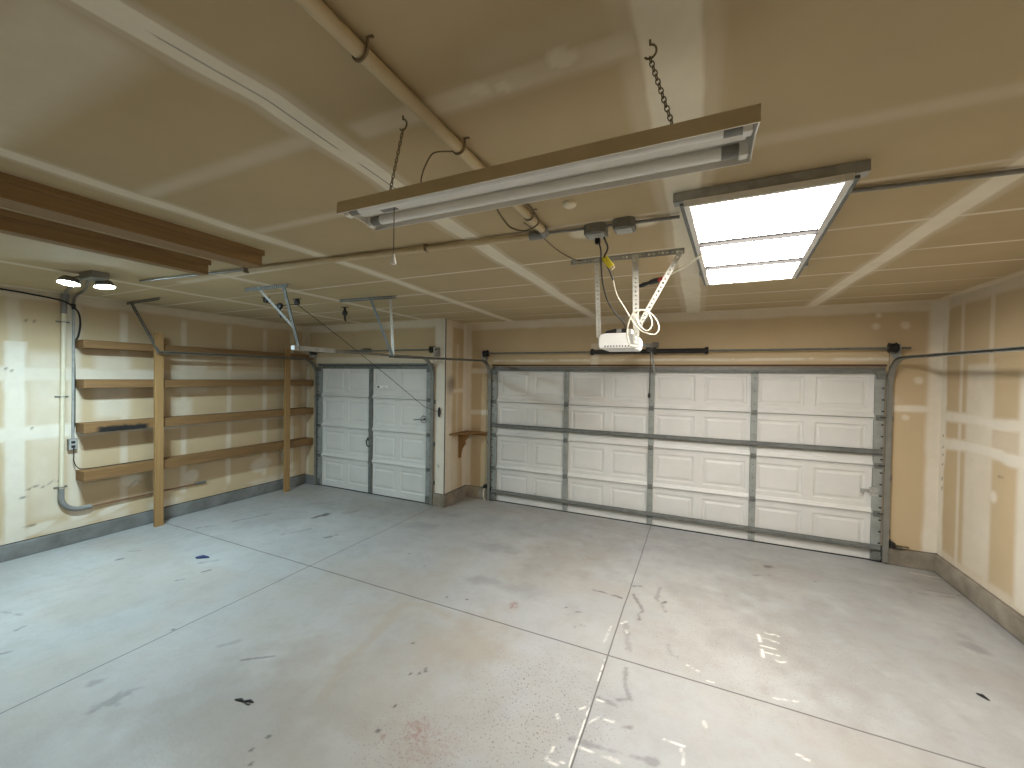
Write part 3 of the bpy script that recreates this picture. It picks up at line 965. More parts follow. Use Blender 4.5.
t = thing('torsion_shaft', (-4.9, YS - .1, 2.39), 'thin steel shaft with dark drum above the single garage door', 'torsion shaft')
MB().cyl((-6.30, YS - .1, 2.398), (-3.58, YS - .1, 2.398), .0127, 12).build('shaft', M['galv_dark'], t, smooth=True)
for dx in (-6.235, -3.66):
    MB().tube([(dx - .035, YS - .1, 2.398), (dx - .03, YS - .1, 2.398), (dx - .02, YS - .1, 2.398), (dx + .025, YS - .1, 2.398), (dx + .03, YS - .1, 2.398), (dx + .045, YS - .1, 2.398)], [.03, .055, .045, .05, .058, .035], 18).build('cable_drum', M['black'], t, smooth=True)
    s = -1 if dx < -5 else 1
    bx = dx + s * .05
    MB().box((bx - .004, YS - .14, 2.29), (bx + .004, YS - .001, 2.44)).box((bx - .02, YS - .008, 2.29), (bx + .02, YS - .001, 2.44)).build('end_bearing_plate', M['galv'], t)
    MB().cyl((dx - s * .01, YS - .055, 2.39), (dx - s * .01, YS - .03, .08), .0025, 6).build('lift_cable', M['galv_dark'], t)
cb = MB().box((-5.05, YS - .12, 2.36), (-4.97, YS - .001, 2.44)).cyl((-5.10, YS - .1, 2.398), (-4.92, YS - .1, 2.398), .03, 14)
cb.build('centre_bearing', M['galv_dark'], t)
p, r = corrugated((-6.0, YS - .1, 2.398), (-5.12, YS - .1, 2.398), .022, 60)
MB().tube(p, r, 12).build('spring', M['galv_dark'], t)

# ------------------------------------------------------------------ opener
g = thing('garage_door_opener', (-.53, 3.15, 2.2), 'white boxy garage door opener hanging on perforated angles in front of the double door', 'garage door opener')
mz0, mz1, my0, my1, mxa, mxb = 2.212, 2.322, 3.00, 3.36, -.682, -.412
prof = [(mxa + .012, mz0), (mxb - .012, mz0), (mxb, mz0 + .02), (mxb + .001, mz1 - .03), (mxb - .012, mz1 - .006), (mxb - .06, mz1 + .004), (mxa + .05, mz1 + .004), (mxa + .012, mz1 - .006), (mxa, mz1 - .03), (mxa - .001, mz0 + .02)]
mh = MB().prism([(x, my0, z) for x, z in prof], (0, my1 - my0, 0)).build('motor_housing', M['white'], g, bevel=.008)
vb = MB()
for i in range(10):
    xx = mxa + .045 + i * .021
    vb.prism([(xx, my0 - .001, mz0 + .012), (xx + .008, my0 - .001, mz0 + .012), (xx + .012, my0 - .001, mz0 + .024), (xx + .004, my0 - .001, mz0 + .024)], (0, .004, 0))
vb.build('vent_slots', M['black'], mh)
lens = [(-.665, mz1 - .004), (-.45, mz1 - .004), (-.46, mz1 + .03), (-.50, mz1 + .040), (-.57, mz1 + .040), (-.63, mz1 + .026)]
MB().prism([(x, my0 + .03, z) for x, z in lens], (0, .22, 0)).build('dark_top_cover', M['black'], g, bevel=.006)
MB().box((-.555, my0 + .024, mz1 + .008), (-.52, my0 + .034, mz1 + .036)).build('display_window', M['boxgrey'], mh)
MB().box((-.485, my0 + .02, mz1 + .0), (-.445, my0 + .12, mz1 + .032)).build('light_cap', M['white'], g, bevel=.006)
rl = MB().box((-.545, 3.34, 0), (-.515, 3.36, .04))
rl = MB().sweep([(-.53, 3.33, 2.245), (-.53, 5.70, 2.43)], [(-.018, 0), (-.018, .04), (.018, .04), (.018, 0), (.014, 0), (.014, .034), (-.014, .034), (-.014, 0)], (1, 0, 0))
rl.build('rail', M['galv_dark'], g)
MB().box((-.56, 4.90, 2.325), (-.50, 5.12, 2.362)).build('trolley', M['black'], g, bevel=.004)
MB().sweep([(-.53, 5.10, 2.335), (-.53, 5.40, 2.25), (-.53, YW - .02, 2.05)], [(-.012, 0), (-.012, .006), (.012, .006), (.012, 0)], (1, 0, 0)).build('door_arm', M['galv'], g)
MB().box((-.57, 5.69, 2.425), (-.49, YW - .001, 2.49)).build('header_bracket', M['galv_dark'], g)
single(MB().tube(spline([(-.525, 5.05, 2.322), (-.52, 5.04, 2.05), (-.525, 5.03, 1.82)], 4), .005, 6).tube([(-.525, 5.03, 1.83), (-.525, 5.03, 1.81), (-.525, 5.03, 1.79), (-.525, 5.03, 1.77)], [.008, .018, .018, .008], 10), 'release_cord', M['cord_black'],
       'black release cord with a knob hanging in front of the double door middle stile', 'cord')
h = thing('opener_hanger', (-.5, 2.9, H), 'perforated angle frame on the ceiling with three struts down to the white opener', 'opener hanger')
ya = 2.905
MB().perf((-.875, ya, H - .001), (-.10, ya + .01, H - .001), (0, 0, -1), .036).perf((-.875, ya, H - .001), (-.10, ya + .01, H - .001), (0, 1, 0), .036).build('ceiling_angle', M['galv'], h)
MB().angle((-.700, ya, H - .01), (-.704, 3.04, 2.30), (1, 0, 0), (0, 1, 0), .034).build('strut', M['galv_light'], h)
MB().angle((-.434, ya, H - .01), (-.428, 2.99, 2.212), (1, 0, 0), (0, 1, 0), .042).build('strut', M['galv_light'], h)
MB().angle((-.135, ya, H - .01), (-.43, 2.985, 2.33), (1, 0, .3), (0, 1, 0), .034).build('brace', M['galv_light'], h)

# cords of the opener
c = thing('power_cord', (-.55, 2.45, 2.82), 'black cord plugged into the grey ceiling box and running down to the opener', 'cord')
MB().tube(spline([(-.548, 2.35, 2.80), (-.549, 2.44, 2.765), (-.572, 2.56, 2.70), (-.600, 2.75, 2.626), (-.595, 2.9, 2.537), (-.556, 3.0, 2.465), (-.511, 3.06, 2.41), (-.50, 3.14, 2.355)]), .005, 8).build('cable', M['cord_black'], c, smooth=True)
MB().box((-.562, 2.335, 2.775), (-.534, 2.365, 2.822)).build('plug', M['rubber'], c, bevel=.004)
c = thing('extension_cord', (-.45, 2.6, 2.5), 'white coiled extension cord looped on the struts above the opener', 'extension cord')
CC = [(-.516, 2.66, 2.632), (-.511, 2.78, 2.558), (-.468, 2.83, 2.479), (-.424, 2.845, 2.398), (-.369, 2.85, 2.327), (-.315, 2.85, 2.297), (-.263, 2.85, 2.294), (-.245, 2.85, 2.34), (-.272, 2.86, 2.403), (-.318, 2.86, 2.446), (-.37, 2.86, 2.456), (-.393, 2.85, 2.413), (-.366, 2.845, 2.351), (-.32, 2.84, 2.315), (-.289, 2.84, 2.348), (-.297, 2.84, 2.403), (-.33, 2.84, 2.452), (-.381, 2.83, 2.453), (-.418, 2.83, 2.427), (-.444, 2.84, 2.36), (-.452, 2.87, 2.287), (-.444, 2.92, 2.235), (-.417, 2.97, 2.225)]
MB().tube(spline(CC, 5), .0048, 8).build('cable', M['cord_white'], c, smooth=True)
MB().tube(spline([(-.507, 2.33, 2.80), (-.512, 2.46, 2.779), (-.546, 2.52, 2.742), (-.535, 2.55, 2.70), (-.523, 2.58, 2.672), (-.516, 2.66, 2.632)], 5), .0055, 8).build('lead', M['cord_black'], c, smooth=True)
c = thing('yellow_plug', (-.52, 2.55, 2.68), 'yellow plug with tag hanging on the black cords below the ceiling box', 'plug')
e1, e2, e3 = Vector((.60, .1, -.79)).normalized(), Vector((0, 1, .12)).normalized(), None
e3 = e1.cross(e2)
MB().box((0, -.016, -.020), (.085, .014, .018), 0, (e1, e2, e3), (-.552, 2.53, 2.752)).build('plug_body', M['yellow'], c, bevel=.005)
MB().box((.075, -.012, -.014), (.10, .010, .014), 0, (e1, e2, e3), (-.552, 2.53, 2.752)).build('plug_end', M['pipe_tan'], c, bevel=.003)
c = thing('lead_with_connector', (-.2, 3.0, 2.73), 'white lead from the lit ceiling panel ending in a red and black connector', 'cable connector')
MB().tube(spline([(.03, 2.80, 2.80), (-.05, 2.90, 2.765), (-.15, 3.03, 2.745), (-.25, 3.17, 2.735)], 5), .006, 8).build('cable', M['cord_white'], c, smooth=True)
MB().cyl((-.245, 3.165, 2.735), (-.285, 3.20, 2.733), .016, 12).build('red_collar', M['red'], c, smooth=True)
MB().tube([(-.28, 3.195, 2.733), (-.30, 3.21, 2.733), (-.34, 3.24, 2.731), (-.36, 3.255, 2.730), (-.40, 3.285, 2.727), (-.43, 3.31, 2.724)], [.019, .021, .02, .012, .018, .014], 12).build('black_connector', M['black'], c, smooth=True)

# ------------------------------------------------------------------ lit ceiling panel
th = math.radians(-4.0)
E1, E2, E3 = Vector((math.cos(th + .052), math.sin(th + .052), 0)), Vector((-math.sin(th), math.cos(th), 0)), Vector((0, 0, 1))
OR = Vector((-.079, 2.034, 2.79))
FW, FL = .626, 1.756
AX = (E1, E2, E3)
lp = thing('panel_light', OR, 'lit rectangular ceiling light panel with three bright panes, hung on two channels', 'ceiling light')
fr = MB()
fr.box((0, 0, 0), (.030, FL, .030), 0, AX, OR).box((FW - .030, 0, 0), (FW, FL, .030), 0, AX, OR)
fr.box((.030, 0, 0), (FW - .030, .022, .030), 0, AX, OR).box((.030, FL - .022, 0), (FW - .030, FL, .030), 0, AX, OR)
fr.build('frame', M['white_enamel'], lp, bevel=.003)
dv = (.60, 1.165)
for y0, y1_ in ((.022, dv[0] - .016), (dv[0] + .016, dv[1] - .016), (dv[1] + .016, FL - .022)):
    MB().box((.030, y0, .006), (FW - .030, y1_, .022), 0, AX, OR).build('lit_pane', M['panel'], lp)
for d in dv:
    MB().box((.030, d - .0165, .003), (FW - .030, d + .0165, .024), 0, AX, OR).box((.030, d - .008, -.018), (FW - .030, d + .008, .004), 0, AX, OR).build('divider', M['divider'], lp)
hz = H - OR.z
for n_, (y0, y1_, xa, xb) in enumerate(((.010, .07, -.046, FW + .052), (FL - .26, FL - .20, -.035, FW + .05))):
    MB().box((xa, y0, .030), (xb, y1_, hz), 0, AX, OR).build('mounting_channel', M['galv'], lp, bevel=.003)
for xx in (-.005, FW + .005):
    b = MB().box((xx - .008, -.02, -.004), (xx + .008, FL - .02, .008), 0, AX, OR)
    b.build('side_rod', M['galv_dark'], lp)
MB().box((.012, .03, .030), (FW - .012, FL - .012, .036), 0, AX, OR).build('back_plate', M['galv'], lp)

# ------------------------------------------------------------------ hanging shop light
sx0, sx1 = -1.185, .115
s = thing('shop_light', (-.53, 1.14, 2.6), 'unlit twin-tube fluorescent shop light hanging on two chains', 'fluorescent light')
prof = [(1.052, 2.565), (1.055, 2.604), (1.10, 2.632), (1.19, 2.632), (1.232, 2.604), (1.238, 2.565), (1.235, 2.565), (1.229, 2.602), (1.189, 2.629), (1.101, 2.629), (1.058, 2.602), (1.055, 2.565)]
hb = MB().prism([(sx0, a, b) for a, b in prof[:]], (sx1 - sx0, 0, 0))
# outer near flank in brown paint
ho = hb.build('reflector_hood', [M['white_enamel']], s)
MB().prism([(sx0, 1.0495, 2.5645), (sx0, 1.0525, 2.606), (sx0, 1.0545, 2.605), (sx0, 1.0515, 2.5645)], (sx1 - sx0, 0, 0)).build('outer_side', M['fixture_brown'], s, label='brown outer side of the hood')
MB().prism([(sx0 + .02, 1.112, 2.625), (sx0 + .02, 1.124, 2.588), (sx0 + .02, 1.160, 2.588), (sx0 + .02, 1.172, 2.625)], (sx1 - sx0 - .04, 0, 0)).build('ballast_cover', M['white_enamel'], s)
for yy in (1.088, 1.197):
    tb = MB().cyl((sx0 + .045, yy, 2.583), (sx1 - .045, yy, 2.583), .0165, 16).build('fluorescent_tube', M['tube'], s, smooth=True)
    for xx in (sx0 + .022, sx1 - .022):
        MB().box((xx - .010, yy - .013, 2.562), (xx + .010, yy + .013, 2.608)).build('tube_socket', M['white'], s, bevel=.003)
        sg = 1 if xx < -.5 else -1
        MB().cyl((xx + sg * .010, yy, 2.583), (xx + sg * .05, yy, 2.583), .0172, 16).build('tube_end_cap', M['boxgrey'], tb, smooth=True)
for xx in (sx0, sx1 - .003):
    MB().prism([(xx, 1.055, 2.568), (xx, 1.058, 2.603), (xx, 1.10, 2.630), (xx, 1.19, 2.630), (xx, 1.23, 2.603), (xx, 1.235, 2.568), (xx, 1.16, 2.58), (xx, 1.13, 2.58)], (.003, 0, 0)).build('end_plate', M['white_enamel'], s)
MB().box((-1.06, 1.128, 2.5865), (-.99, 1.152, 2.5885)).build('rating_label', M['boxgrey'], s)
MB().cyl((-.967, 1.10, 2.59), (-.967, 1.10, 2.40), .0016, 6).build('pull_string', M['cord_brown'], s)
MB().tube([(-.967, 1.10, 2.41), (-.967, 1.10, 2.40), (-.967, 1.10, 2.378), (-.967, 1.10, 2.374)], [.003, .005, .010, .008], 10).build('pull_knob', M['white'], s, smooth=True)


def chain(hx, hy, bx, by, bz, label):
    t = thing('hanging_chain', (hx, hy, H), label, 'chain')
    a, b = Vector((hx, hy, H - .045)), Vector((bx, by, bz))
    MB().tube([(hx, hy, H + .002), (hx, hy, H - .012)] + [Vector((hx - .016 * math.cos(q), hy, H - .030 + .018 * math.sin(q))) for q in np.linspace(1.5, 5.6, 12)], .0028, 8).build('ceiling_hook', M['brass'], t, smooth=True)
    d = b - a
    n = int(d.length / .0125)
    dn = d.normalized()
    mb = MB()
    for i in range(n):
        c0 = a + d * ((i + .5) / n)
        sd = dn.cross(Vector((0, 1, 0) if i % 2 else (.9, .3, .2))).normalized()
        pts = [c0 + dn * .0088 * math.cos(q) + sd * .0055 * math.sin(q) for q in np.linspace(0, 2 * math.pi, 11)]
        mb.tube(pts, .0016, 5, cap=False)
    mb.build('links', M['brass'], t, smooth=True)


chain(-.922, 1.088, -.985, 1.10, 2.632, 'thin steel chain near the pull string, holding the shop light')
chain(-.130, 1.103, -.072, 1.10, 2.632, 'thin steel chain on the pale taped seam, holding the shop light')
single(MB().tube(spline([(-.838, 1.30, 2.835), (-.879, 1.27, 2.83), (-.895, 1.22, 2.80), (-.882, 1.16, 2.725), (-.868, 1.12, 2.66), (-.868, 1.12, 2.628)], 6), .0026, 7), 'light_cord', M['cord_brown'],
       'thin brown cord from the ceiling pipe down into the shop light', 'cord', smooth=True)
single(MB().tube(spline([(-.80, 1.70, 2.835), (-.76, 1.80, 2.82), (-.755, 1.93, 2.79), (-.80, 1.97, 2.775), (-.86, 1.98, 2.77), (-.925, 1.96, 2.79), (-.945, 1.90, 2.82), (-.93, 1.80, 2.835), (-.87, 1.70, 2.835)], 6), .0045, 7), 'cord_loop', M['cord_brown'],
       'brown cord hanging in a loop from the ceiling pipe behind the shop light', 'cord', smooth=True)
single(MB().tube(spline([(-.875, 2.02, 2.83), (-.872, 2.15, 2.835), (-.872, 2.30, 2.84), (-.885, 2.5, 2.853), (-.878, 2.68, 2.857), (-.84, 2.86, 2.857), (-.79, 2.91, 2.852)], 6), .003, 6), 'thin_wire', M['cord_brown'],
       'thin brown wire sagging from the ceiling pipe elbow to the opener hanger', 'wire', smooth=True)

# ------------------------------------------------------------------ ceiling pipes and boxes
t = thing('ceiling_pipe', (-.82, 1.0, H), 'tan painted pipe running along the ceiling from overhead to the shop light', 'pipe')
MB().cyl((-.81, YB, 2.838), (-.828, 2.20, 2.838), .021, 16).build('pipe', M['pipe_tan'], t, smooth=True)
for yy in (.80, 1.28, 1.96):
    k = MB()
    k.tube([Vector((-.822 + .025 * math.cos(q), yy, 2.838 + .025 * math.sin(q))) for q in np.linspace(math.pi * 1.0, math.pi * 2, 10)] + [Vector((-.797, yy, H)), Vector((-.778, yy, H - .003))], .0045, 6)
    k.build('pipe_strap', M['strap'], t)
MB().tube([(-.828, 2.17, 2.838), (-.828, 2.21, 2.838), (-.834, 2.235, 2.838), (-.85, 2.25, 2.838), (-.875, 2.253, 2.838), (-.935, 2.25, 2.838)], .0255, 14).build('elbow', M['pvc_grey'], t, smooth=True)
t = thing('ceiling_pipe', (-3.2, 2.12, H), 'long tan pipe along the ceiling from the floodlight to the pipe elbow', 'pipe')
MB().cyl((-3.35, 2.105, 2.840), (-.93, 2.248, 2.838), .019, 14).build('pipe', M['pipe_tan'], t, smooth=True)
MB().cyl((-4.80, 1.99, 2.848), (-3.35, 2.105, 2.846), .010, 12).build('thin_pipe', M['boxgrey'], t, smooth=True)
for xx in (-3.40, -1.66):
    yy = 2.105 + (xx + 3.35) * .059
    MB().box((xx - .010, yy - .022, 2.819), (xx + .010, yy + .022, H)).build('pipe_strap', M['strap'], t, bevel=.004)
t = thing('ceiling_conduit', (-.7, 2.26, H), 'thin conduit between the pipe elbow and the lit panel, through two grey boxes', 'conduit')
MB().cyl((-.83, 2.255, 2.846), (-.61, 2.275, 2.846), .009, 10).build('conduit_length', M['boxgrey'], t, smooth=True)
MB().cyl((-.49, 2.283, 2.846), (-.44, 2.283, 2.846), .009, 10).build('conduit_length', M['boxgrey'], t, smooth=True)
MB().cyl((-.33, 2.29, 2.846), (-.105, 2.30, 2.846), .009, 10).build('conduit_length', M['boxgrey'], t, smooth=True)
single(MB().cyl((.60, 2.29, 2.848), (XR + .005, 2.43, 2.846), .0105, 12), 'ceiling_conduit', M['boxgrey'], 'thin metal conduit along the ceiling from the lit panel to the right wall', 'conduit', smooth=True)


def jbox(x0, x1, y0, y1, label):
    t = thing('junction_box', ((x0 + x1) / 2, (y0 + y1) / 2, H), label, 'junction box', None)
    k = .02
    MB().prism([(x0 + k, y0, 2.812), (x1 - k, y0, 2.812), (x1, y0 + k, 2.812), (x1, y1 - k, 2.812), (x1 - k, y1, 2.812), (x0 + k, y1, 2.812), (x0, y1 - k, 2.812), (x0, y0 + k, 2.812)], (0, 0, H - 2.812)).build('box', M['boxgrey'], t, bevel=.003)
    MB().box((x0 + .014, y0 + .012, 2.805), (x1 - .014, y1 - .012, 2.813)).build('cover', M['galv'], t, bevel=.003)
jbox(-.612, -.488, 2.255, 2.375, 'grey octagonal ceiling box with the black cord plugged in')
jbox(-.445, -.328, 2.235, 2.345, 'grey ceiling box nearest the lit panel')
single(MB().tube([(-.60, 1.955, H + .002), (-.60, 1.955, H - .008), (-.60, 1.955, H - .016), (-.60, 1.955, H - .024), (-.60, 1.955, H - .027)], [.034, .034, .031, .020, .004], 24), 'ceiling_disc', M['pvc'],
       'round white cap on the ceiling behind the shop light', 'ceiling cap', smooth=True)

# ------------------------------------------------------------------ timbers under the ceiling
def timber(xr, w, label):
    t = thing('ceiling_timber', (xr - w / 2, .6, H), label, 'timber', None)
    MB().box((xr - w - .01, YB + .3, 2.829), (xr + .012, 1.875, H)).build('top_board', M['wood_b'], t, bevel=.003)
    MB().box((xr - w, YB + .3, 2.755), (xr, 1.862, 2.829)).build('lower_board', M['wood_b'], t, bevel=.003)
timber(-2.83, .16, 'brown timber fixed under the ceiling, the one nearer the shop light')
timber(-3.47, .09, 'brown timber fixed under the ceiling, the one nearer the floodlight')

# ------------------------------------------------------------------ wall shelving
un = thing('wall_shelving', (-6.42, 3.6, 0), 'unpainted wooden shelving on the left wall with four long shelves and two posts', 'shelving')
FX = -6.335
scorch = wood('pine_scorched', (146, 111, 68), (92, 62, 32), (14, 0.7, 14))
nt = scorch.node_tree
bs = nt.nodes['Principled BSDF']
src = bs.inputs['Base Color'].links[0].from_socket
tc = node(nt, 'ShaderNodeTexCoord')
sp_ = node(nt, 'ShaderNodeSeparateXYZ')
nt.links.new(tc.outputs['Object'], sp_.inputs[0])
# mark between y 2.25 and 2.70 on the lower half of the rail
def smooth_rng(sock, a, b):
    r = node(nt, 'ShaderNodeMapRange', interpolation_type='SMOOTHSTEP')
    r.inputs[1].default_value, r.inputs[2].default_value = a, b
    nt.links.new(sock, r.inputs[0])
    return r.outputs[0]
def mul(a, b):
    k = node(nt, 'ShaderNodeMath', operation='MULTIPLY')
    nt.links.new(a, k.inputs[0])
    nt.links.new(b, k.inputs[1])
    return k.outputs[0]
ysub = node(nt, 'ShaderNodeMath', operation='ABSOLUTE')
yofs = node(nt, 'ShaderNodeMath', operation='ADD')
yofs.inputs[1].default_value = 3.6 - 2.47
nt.links.new(sp_.outputs[1], yofs.inputs[0])
nt.links.new(yofs.outputs[0], ysub.inputs[0])
nz = node(nt, 'ShaderNodeMath', operation='MULTIPLY_ADD')
nt.links.new(noise(nt, 14, 4), nz.inputs[0])
nz.inputs[1].default_value = .05
nt.links.new(sp_.outputs[2], nz.inputs[2])
fmask = mul(smooth_rng(ysub.outputs[0], .27, .20), smooth_rng(nz.outputs[0], 1.385, 1.355))
nt.links.new(mixc(nt, fmask, src, lin((22, 19, 16))), bs.inputs['Base Color'])
for zt, zb, flat in ((2.352, 2.258, 0), (1.898, 1.80, 0), (1.393, 1.282, 1), (.843, .728, 0)):
    y0, y1_ = 2.115, YS - .002
    sh = MB().box((XL + .002, y0, zt - .020), (FX - .0, y1_, zt)).build('shelf', M['wood_y'], un, bevel=.002)
    MB().box((FX - .038, y0, zb), (FX - .0005, y1_, zt - .0205)).build('front_rail', scorch if flat else M['wood_y'], sh, bevel=.003)
    MB().box((XL + .002, y0 + .001, zb), (FX - .0385, y0 + .039, zt - .0205)).build('end_rail', M['wood_y'], sh, bevel=.003)
    MB().box((XL + .002, y1_ - .039, zb), (FX - .0385, y1_ - .001, zt - .0205)).build('end_rail', M['wood_y'], sh, bevel=.003)
    MB().box((XL + .002, y0 + .04, zb), (XL + .040, y1_ - .04, zt - .0205)).build('wall_ledger', M['wood_y'], sh)
for ya_, yb_, zt in ((2.762, 2.855, 2.50), (4.552, 4.645, 2.42)):
    MB().box((FX, ya_, 0), (FX + .038, yb_, zt)).build('post', M['wood_z'], un, bevel=.003)

# ------------------------------------------------------------------ left wall services
t = thing('wall_conduit', (XL + .025, 2.0, .4), 'cream pipe down the left wall with a grey bend near the floor', 'conduit pipe')
cx = XL + .027
MB().cyl((cx, 2.016, 2.66), (cx, 1.992, .60), .020, 14).build('pipe', M['pvc'], t, smooth=True)
MB().cyl((cx, 2.018, 2.87), (cx, 2.016, 2.64), .025, 14).build('upper_sleeve', M['pvc_grey'], t, smooth=True)
MB().tube([(cx, 1.992, .66), (cx, 1.992, .58)] + [tuple(p) for p in arc((cx, 1.992 + .16, .55), .16, math.pi, math.pi * 1.5, 8, (0, 1, 0), (0, 0, 1))] + [(cx, 2.24, .39)], .026, 14).build('bend', M['pvc_grey'], t, smooth=True)
MB().cyl((cx, 2.22, .39), (cx - .012, 3.42, .40), .011, 12).build('floor_run', M['rust'], t, smooth=True)
MB().cyl((cx - .010, 3.34, .40), (cx - .012, 3.47, .40), .017, 12).build('end_coupling', M['galv_dark'], t, smooth=True)
for zz, yy in ((2.545, 2.014), (1.70, 2.004), (.675, 1.993)):
    MB().box((XL - .002, yy - .055, zz - .008), (XL + .008, yy + .055, zz + .008)).tube([Vector((cx + .022 * math.sin(q) , yy + .024 * math.cos(q), zz)) for q in np.linspace(0, math.pi, 9)], .004, 6).build('pipe_strap', M['galv_dark'], t)
t = thing('metal_conduit', (XL + .02, 2.1, 1.2), 'thin metal conduit down the left wall to the outlet box beside the shelves', 'conduit')
gx = XL + .02
MB().cyl((gx, 2.098, 2.74), (gx, 2.088, 1.20), .012, 12).build('conduit_length', M['galv'], t, smooth=True)
MB().cyl((gx, 2.098, 2.70), (gx, 2.098, 2.76), .017, 12).build('connector', M['black'], t, smooth=True)
t = thing('outlet_box', (XL + .02, 2.085, 1.1), 'grey surface outlet box on the left wall between two shelf ends', 'outlet')
MB().box((XL - .002, 2.045, 1.085), (XL + .045, 2.12, 1.215)).build('box', M['boxgrey'], t, bevel=.005)
MB().box((XL + .045, 2.050, 1.090), (XL + .049, 2.115, 1.210)).build('face_plate', M['galv'], t, bevel=.002)
for zz in (1.125, 1.175):
    MB().box((XL + .046, 2.066, zz - .015), (XL + .0515, 2.10, zz + .015)).build('socket', M['black'], t, bevel=.003)
single(MB().tube(spline([(XL + .055, 2.085, 1.12), (XL + .055, 2.085, 1.02), (XL + .045, 2.09, .95), (XL + .05, 2.12, .875), (XL + .05, 2.20, .850), (XL + .05, 2.5, .849), (XL + .05, 2.95, .849)], 6), .005, 8), 'appliance_cord', M['cord_black'],
       'thin dark cord from the outlet box onto the lowest shelf', 'cord', smooth=True)
single(MB().tube(spline([(XL + .012, .2, 2.82), (XL + .012, 1.0, 2.83), (XL + .012, 1.56, 2.825), (XL + .012, 1.90, 2.80), (XL + .05, 2.03, 2.765), (XL + .05, 2.12, 2.68), (XL + .04, 2.145, 2.55), (XL + .02, 2.135, 2.40), (XL + .012, 2.103, 2.28), (XL + .012, 2.106, 1.9), (XL + .010, 2.104, 1.35)], 6), .009, 8), 'black_cable', M['cord_black'],
       'black cable along the top of the left wall, dropping beside the conduit', 'cable', smooth=True)
for k, (pts, lb) in enumerate((([(XL + .02, 2.05, 2.77), (XL + .06, 2.04, 2.84), (-6.25, 1.95, 2.852), (-5.6, 1.82, 2.852), (-4.99, 1.70, 2.846)], 'grey cable across the ceiling to the floodlight, starting above the cream pipe'),
                               ([(XL + .02, 2.098, 2.75), (XL + .04, 2.10, 2.83), (-6.30, 2.06, 2.845), (-5.9, 1.98, 2.845), (-5.3, 1.80, 2.845), (-4.98, 1.735, 2.84)], 'grey cable across the ceiling to the floodlight, starting above the metal conduit'))):
    single(MB().tube(spline(pts, 6), .012, 8), 'floodlight_cable', M['boxgrey'], lb, 'cable', smooth=True)

# twin floodlight
t = thing('floodlight', (-4.9, 1.70, H), 'lit twin-headed floodlight on the ceiling above the left shelves', 'floodlight')
MB().box((-5.0, 1.64, 2.805), (-4.77, 1.76, H)).build('base_box', M['boxgrey'], t, bevel=.005)
for (px_, py_), dr in (((-5.06, 1.60), Vector((.10, -.14, -.98))), ((-4.95, 1.79), Vector((.14, .06, -.98)))):
    dr.normalize()
    c0 = Vector((px_, py_, 2.80))
    MB().tube([Vector((-4.96, (1.70 + py_) / 2, 2.825)), c0 - dr * .01], .012, 8).build('lamp_arm', M['boxgrey'], t)
    lh = MB().tube([c0 - dr * .022, c0 - dr * .017, c0 + dr * .012, c0 + dr * .026, c0 + dr * .038], [.03, .05, .066, .070, .072], 24, cap=False).cyl(c0 - dr * .023, c0 - dr * .018, .031, 24).build('lamp_head', M['boxgrey'], t, smooth=True)
    MB().tube([c0 + dr * .026, c0 + dr * .034, c0 + dr * .0425, c0 + dr * .044], [.066, .065, .045, .004], 24).build('lit_lens', M['led'], lh, smooth=True)

# ------------------------------------------------------------------ bike hoist: pulleys and rope
def pulley(loc, mount, label):
    t = thing('hoist_pulley', loc, label, 'pulley')
    p = Vector(loc)
    if mount:
        MB().box((p.x - .05, p.y - .02, H - .006), (p.x + .05, p.y + .02, H + .001)).build('mount_plate', M['black'], t)
        MB().box((p.x - .010, p.y - .012, p.z), (p.x + .010, p.y + .012, H - .004)).build('strap', M['black'], t)
    MB().tube([p + Vector((0, q, 0)) for q in (-.016, -.012, 0, .012, .016)], [.030, .036, .030, .036, .030], 18).build('sheave', M['black'], t, smooth=True)
    return t


pulley((-4.235, 3.20, 2.825), True, 'black ceiling pulley where the hoist rope turns down to the pillar')
pulley((-4.49, 3.0, 2.835), True, 'small black ceiling pulley close to the two-legged hanger')
hk = pulley((-4.275, 3.02, 2.755), False, 'black hook block dangling from the hoist rope below the ceiling')
MB().tube([(-4.275, 3.02, 2.73), (-4.275, 3.02, 2.66), (-4.26, 3.02, 2.63), (-4.235, 3.02, 2.625), (-4.222, 3.02, 2.645)], .009, 8).build('hook', M['black'], hk, smooth=True)
lone = pulley((-4.14, 3.81, 2.79), True, 'black hook on the ceiling, left of the double door track hanger')
MB().tube([(-4.14, 3.81, 2.77), (-4.14, 3.81, 2.71), (-4.125, 3.81, 2.69)], .012, 8).build('hook', M['black'], lone)
rp = MB().tube(spline([(-4.49, 3.0, 2.805), (-4.30, 3.015, 2.762), (-4.275, 3.02, 2.723), (-4.25, 3.05, 2.765), (-4.235, 3.19, 2.80)], 5), .004, 6)
rp.tube([(-4.235, 3.205, 2.80), (-4.20, 3.80, 2.47), (-4.03, 4.5, 1.98), (-3.79, 5.02, 1.53), (-3.60, YS - .022, 1.452)], .004, 6)
single(rp, 'hoist_rope', M['cord_black'], 'thin dark rope slanting from the ceiling pulley down to the pillar cleat', 'rope')
cl = MB().tube([(-3.575, YS - .022, 1.375), (-3.575, YS - .030, 1.40), (-3.575, YS - .028, 1.45), (-3.575, YS - .030, 1.49), (-3.575, YS - .022, 1.52)], [.010, .019, .022, .019, .010], 10).box((-3.585, YS - .02, 1.42), (-3.565, YS + .002, 1.48))
single(cl, 'rope_cleat', M['black'], 'black rope cleat on the white front of the pillar', 'cleat')

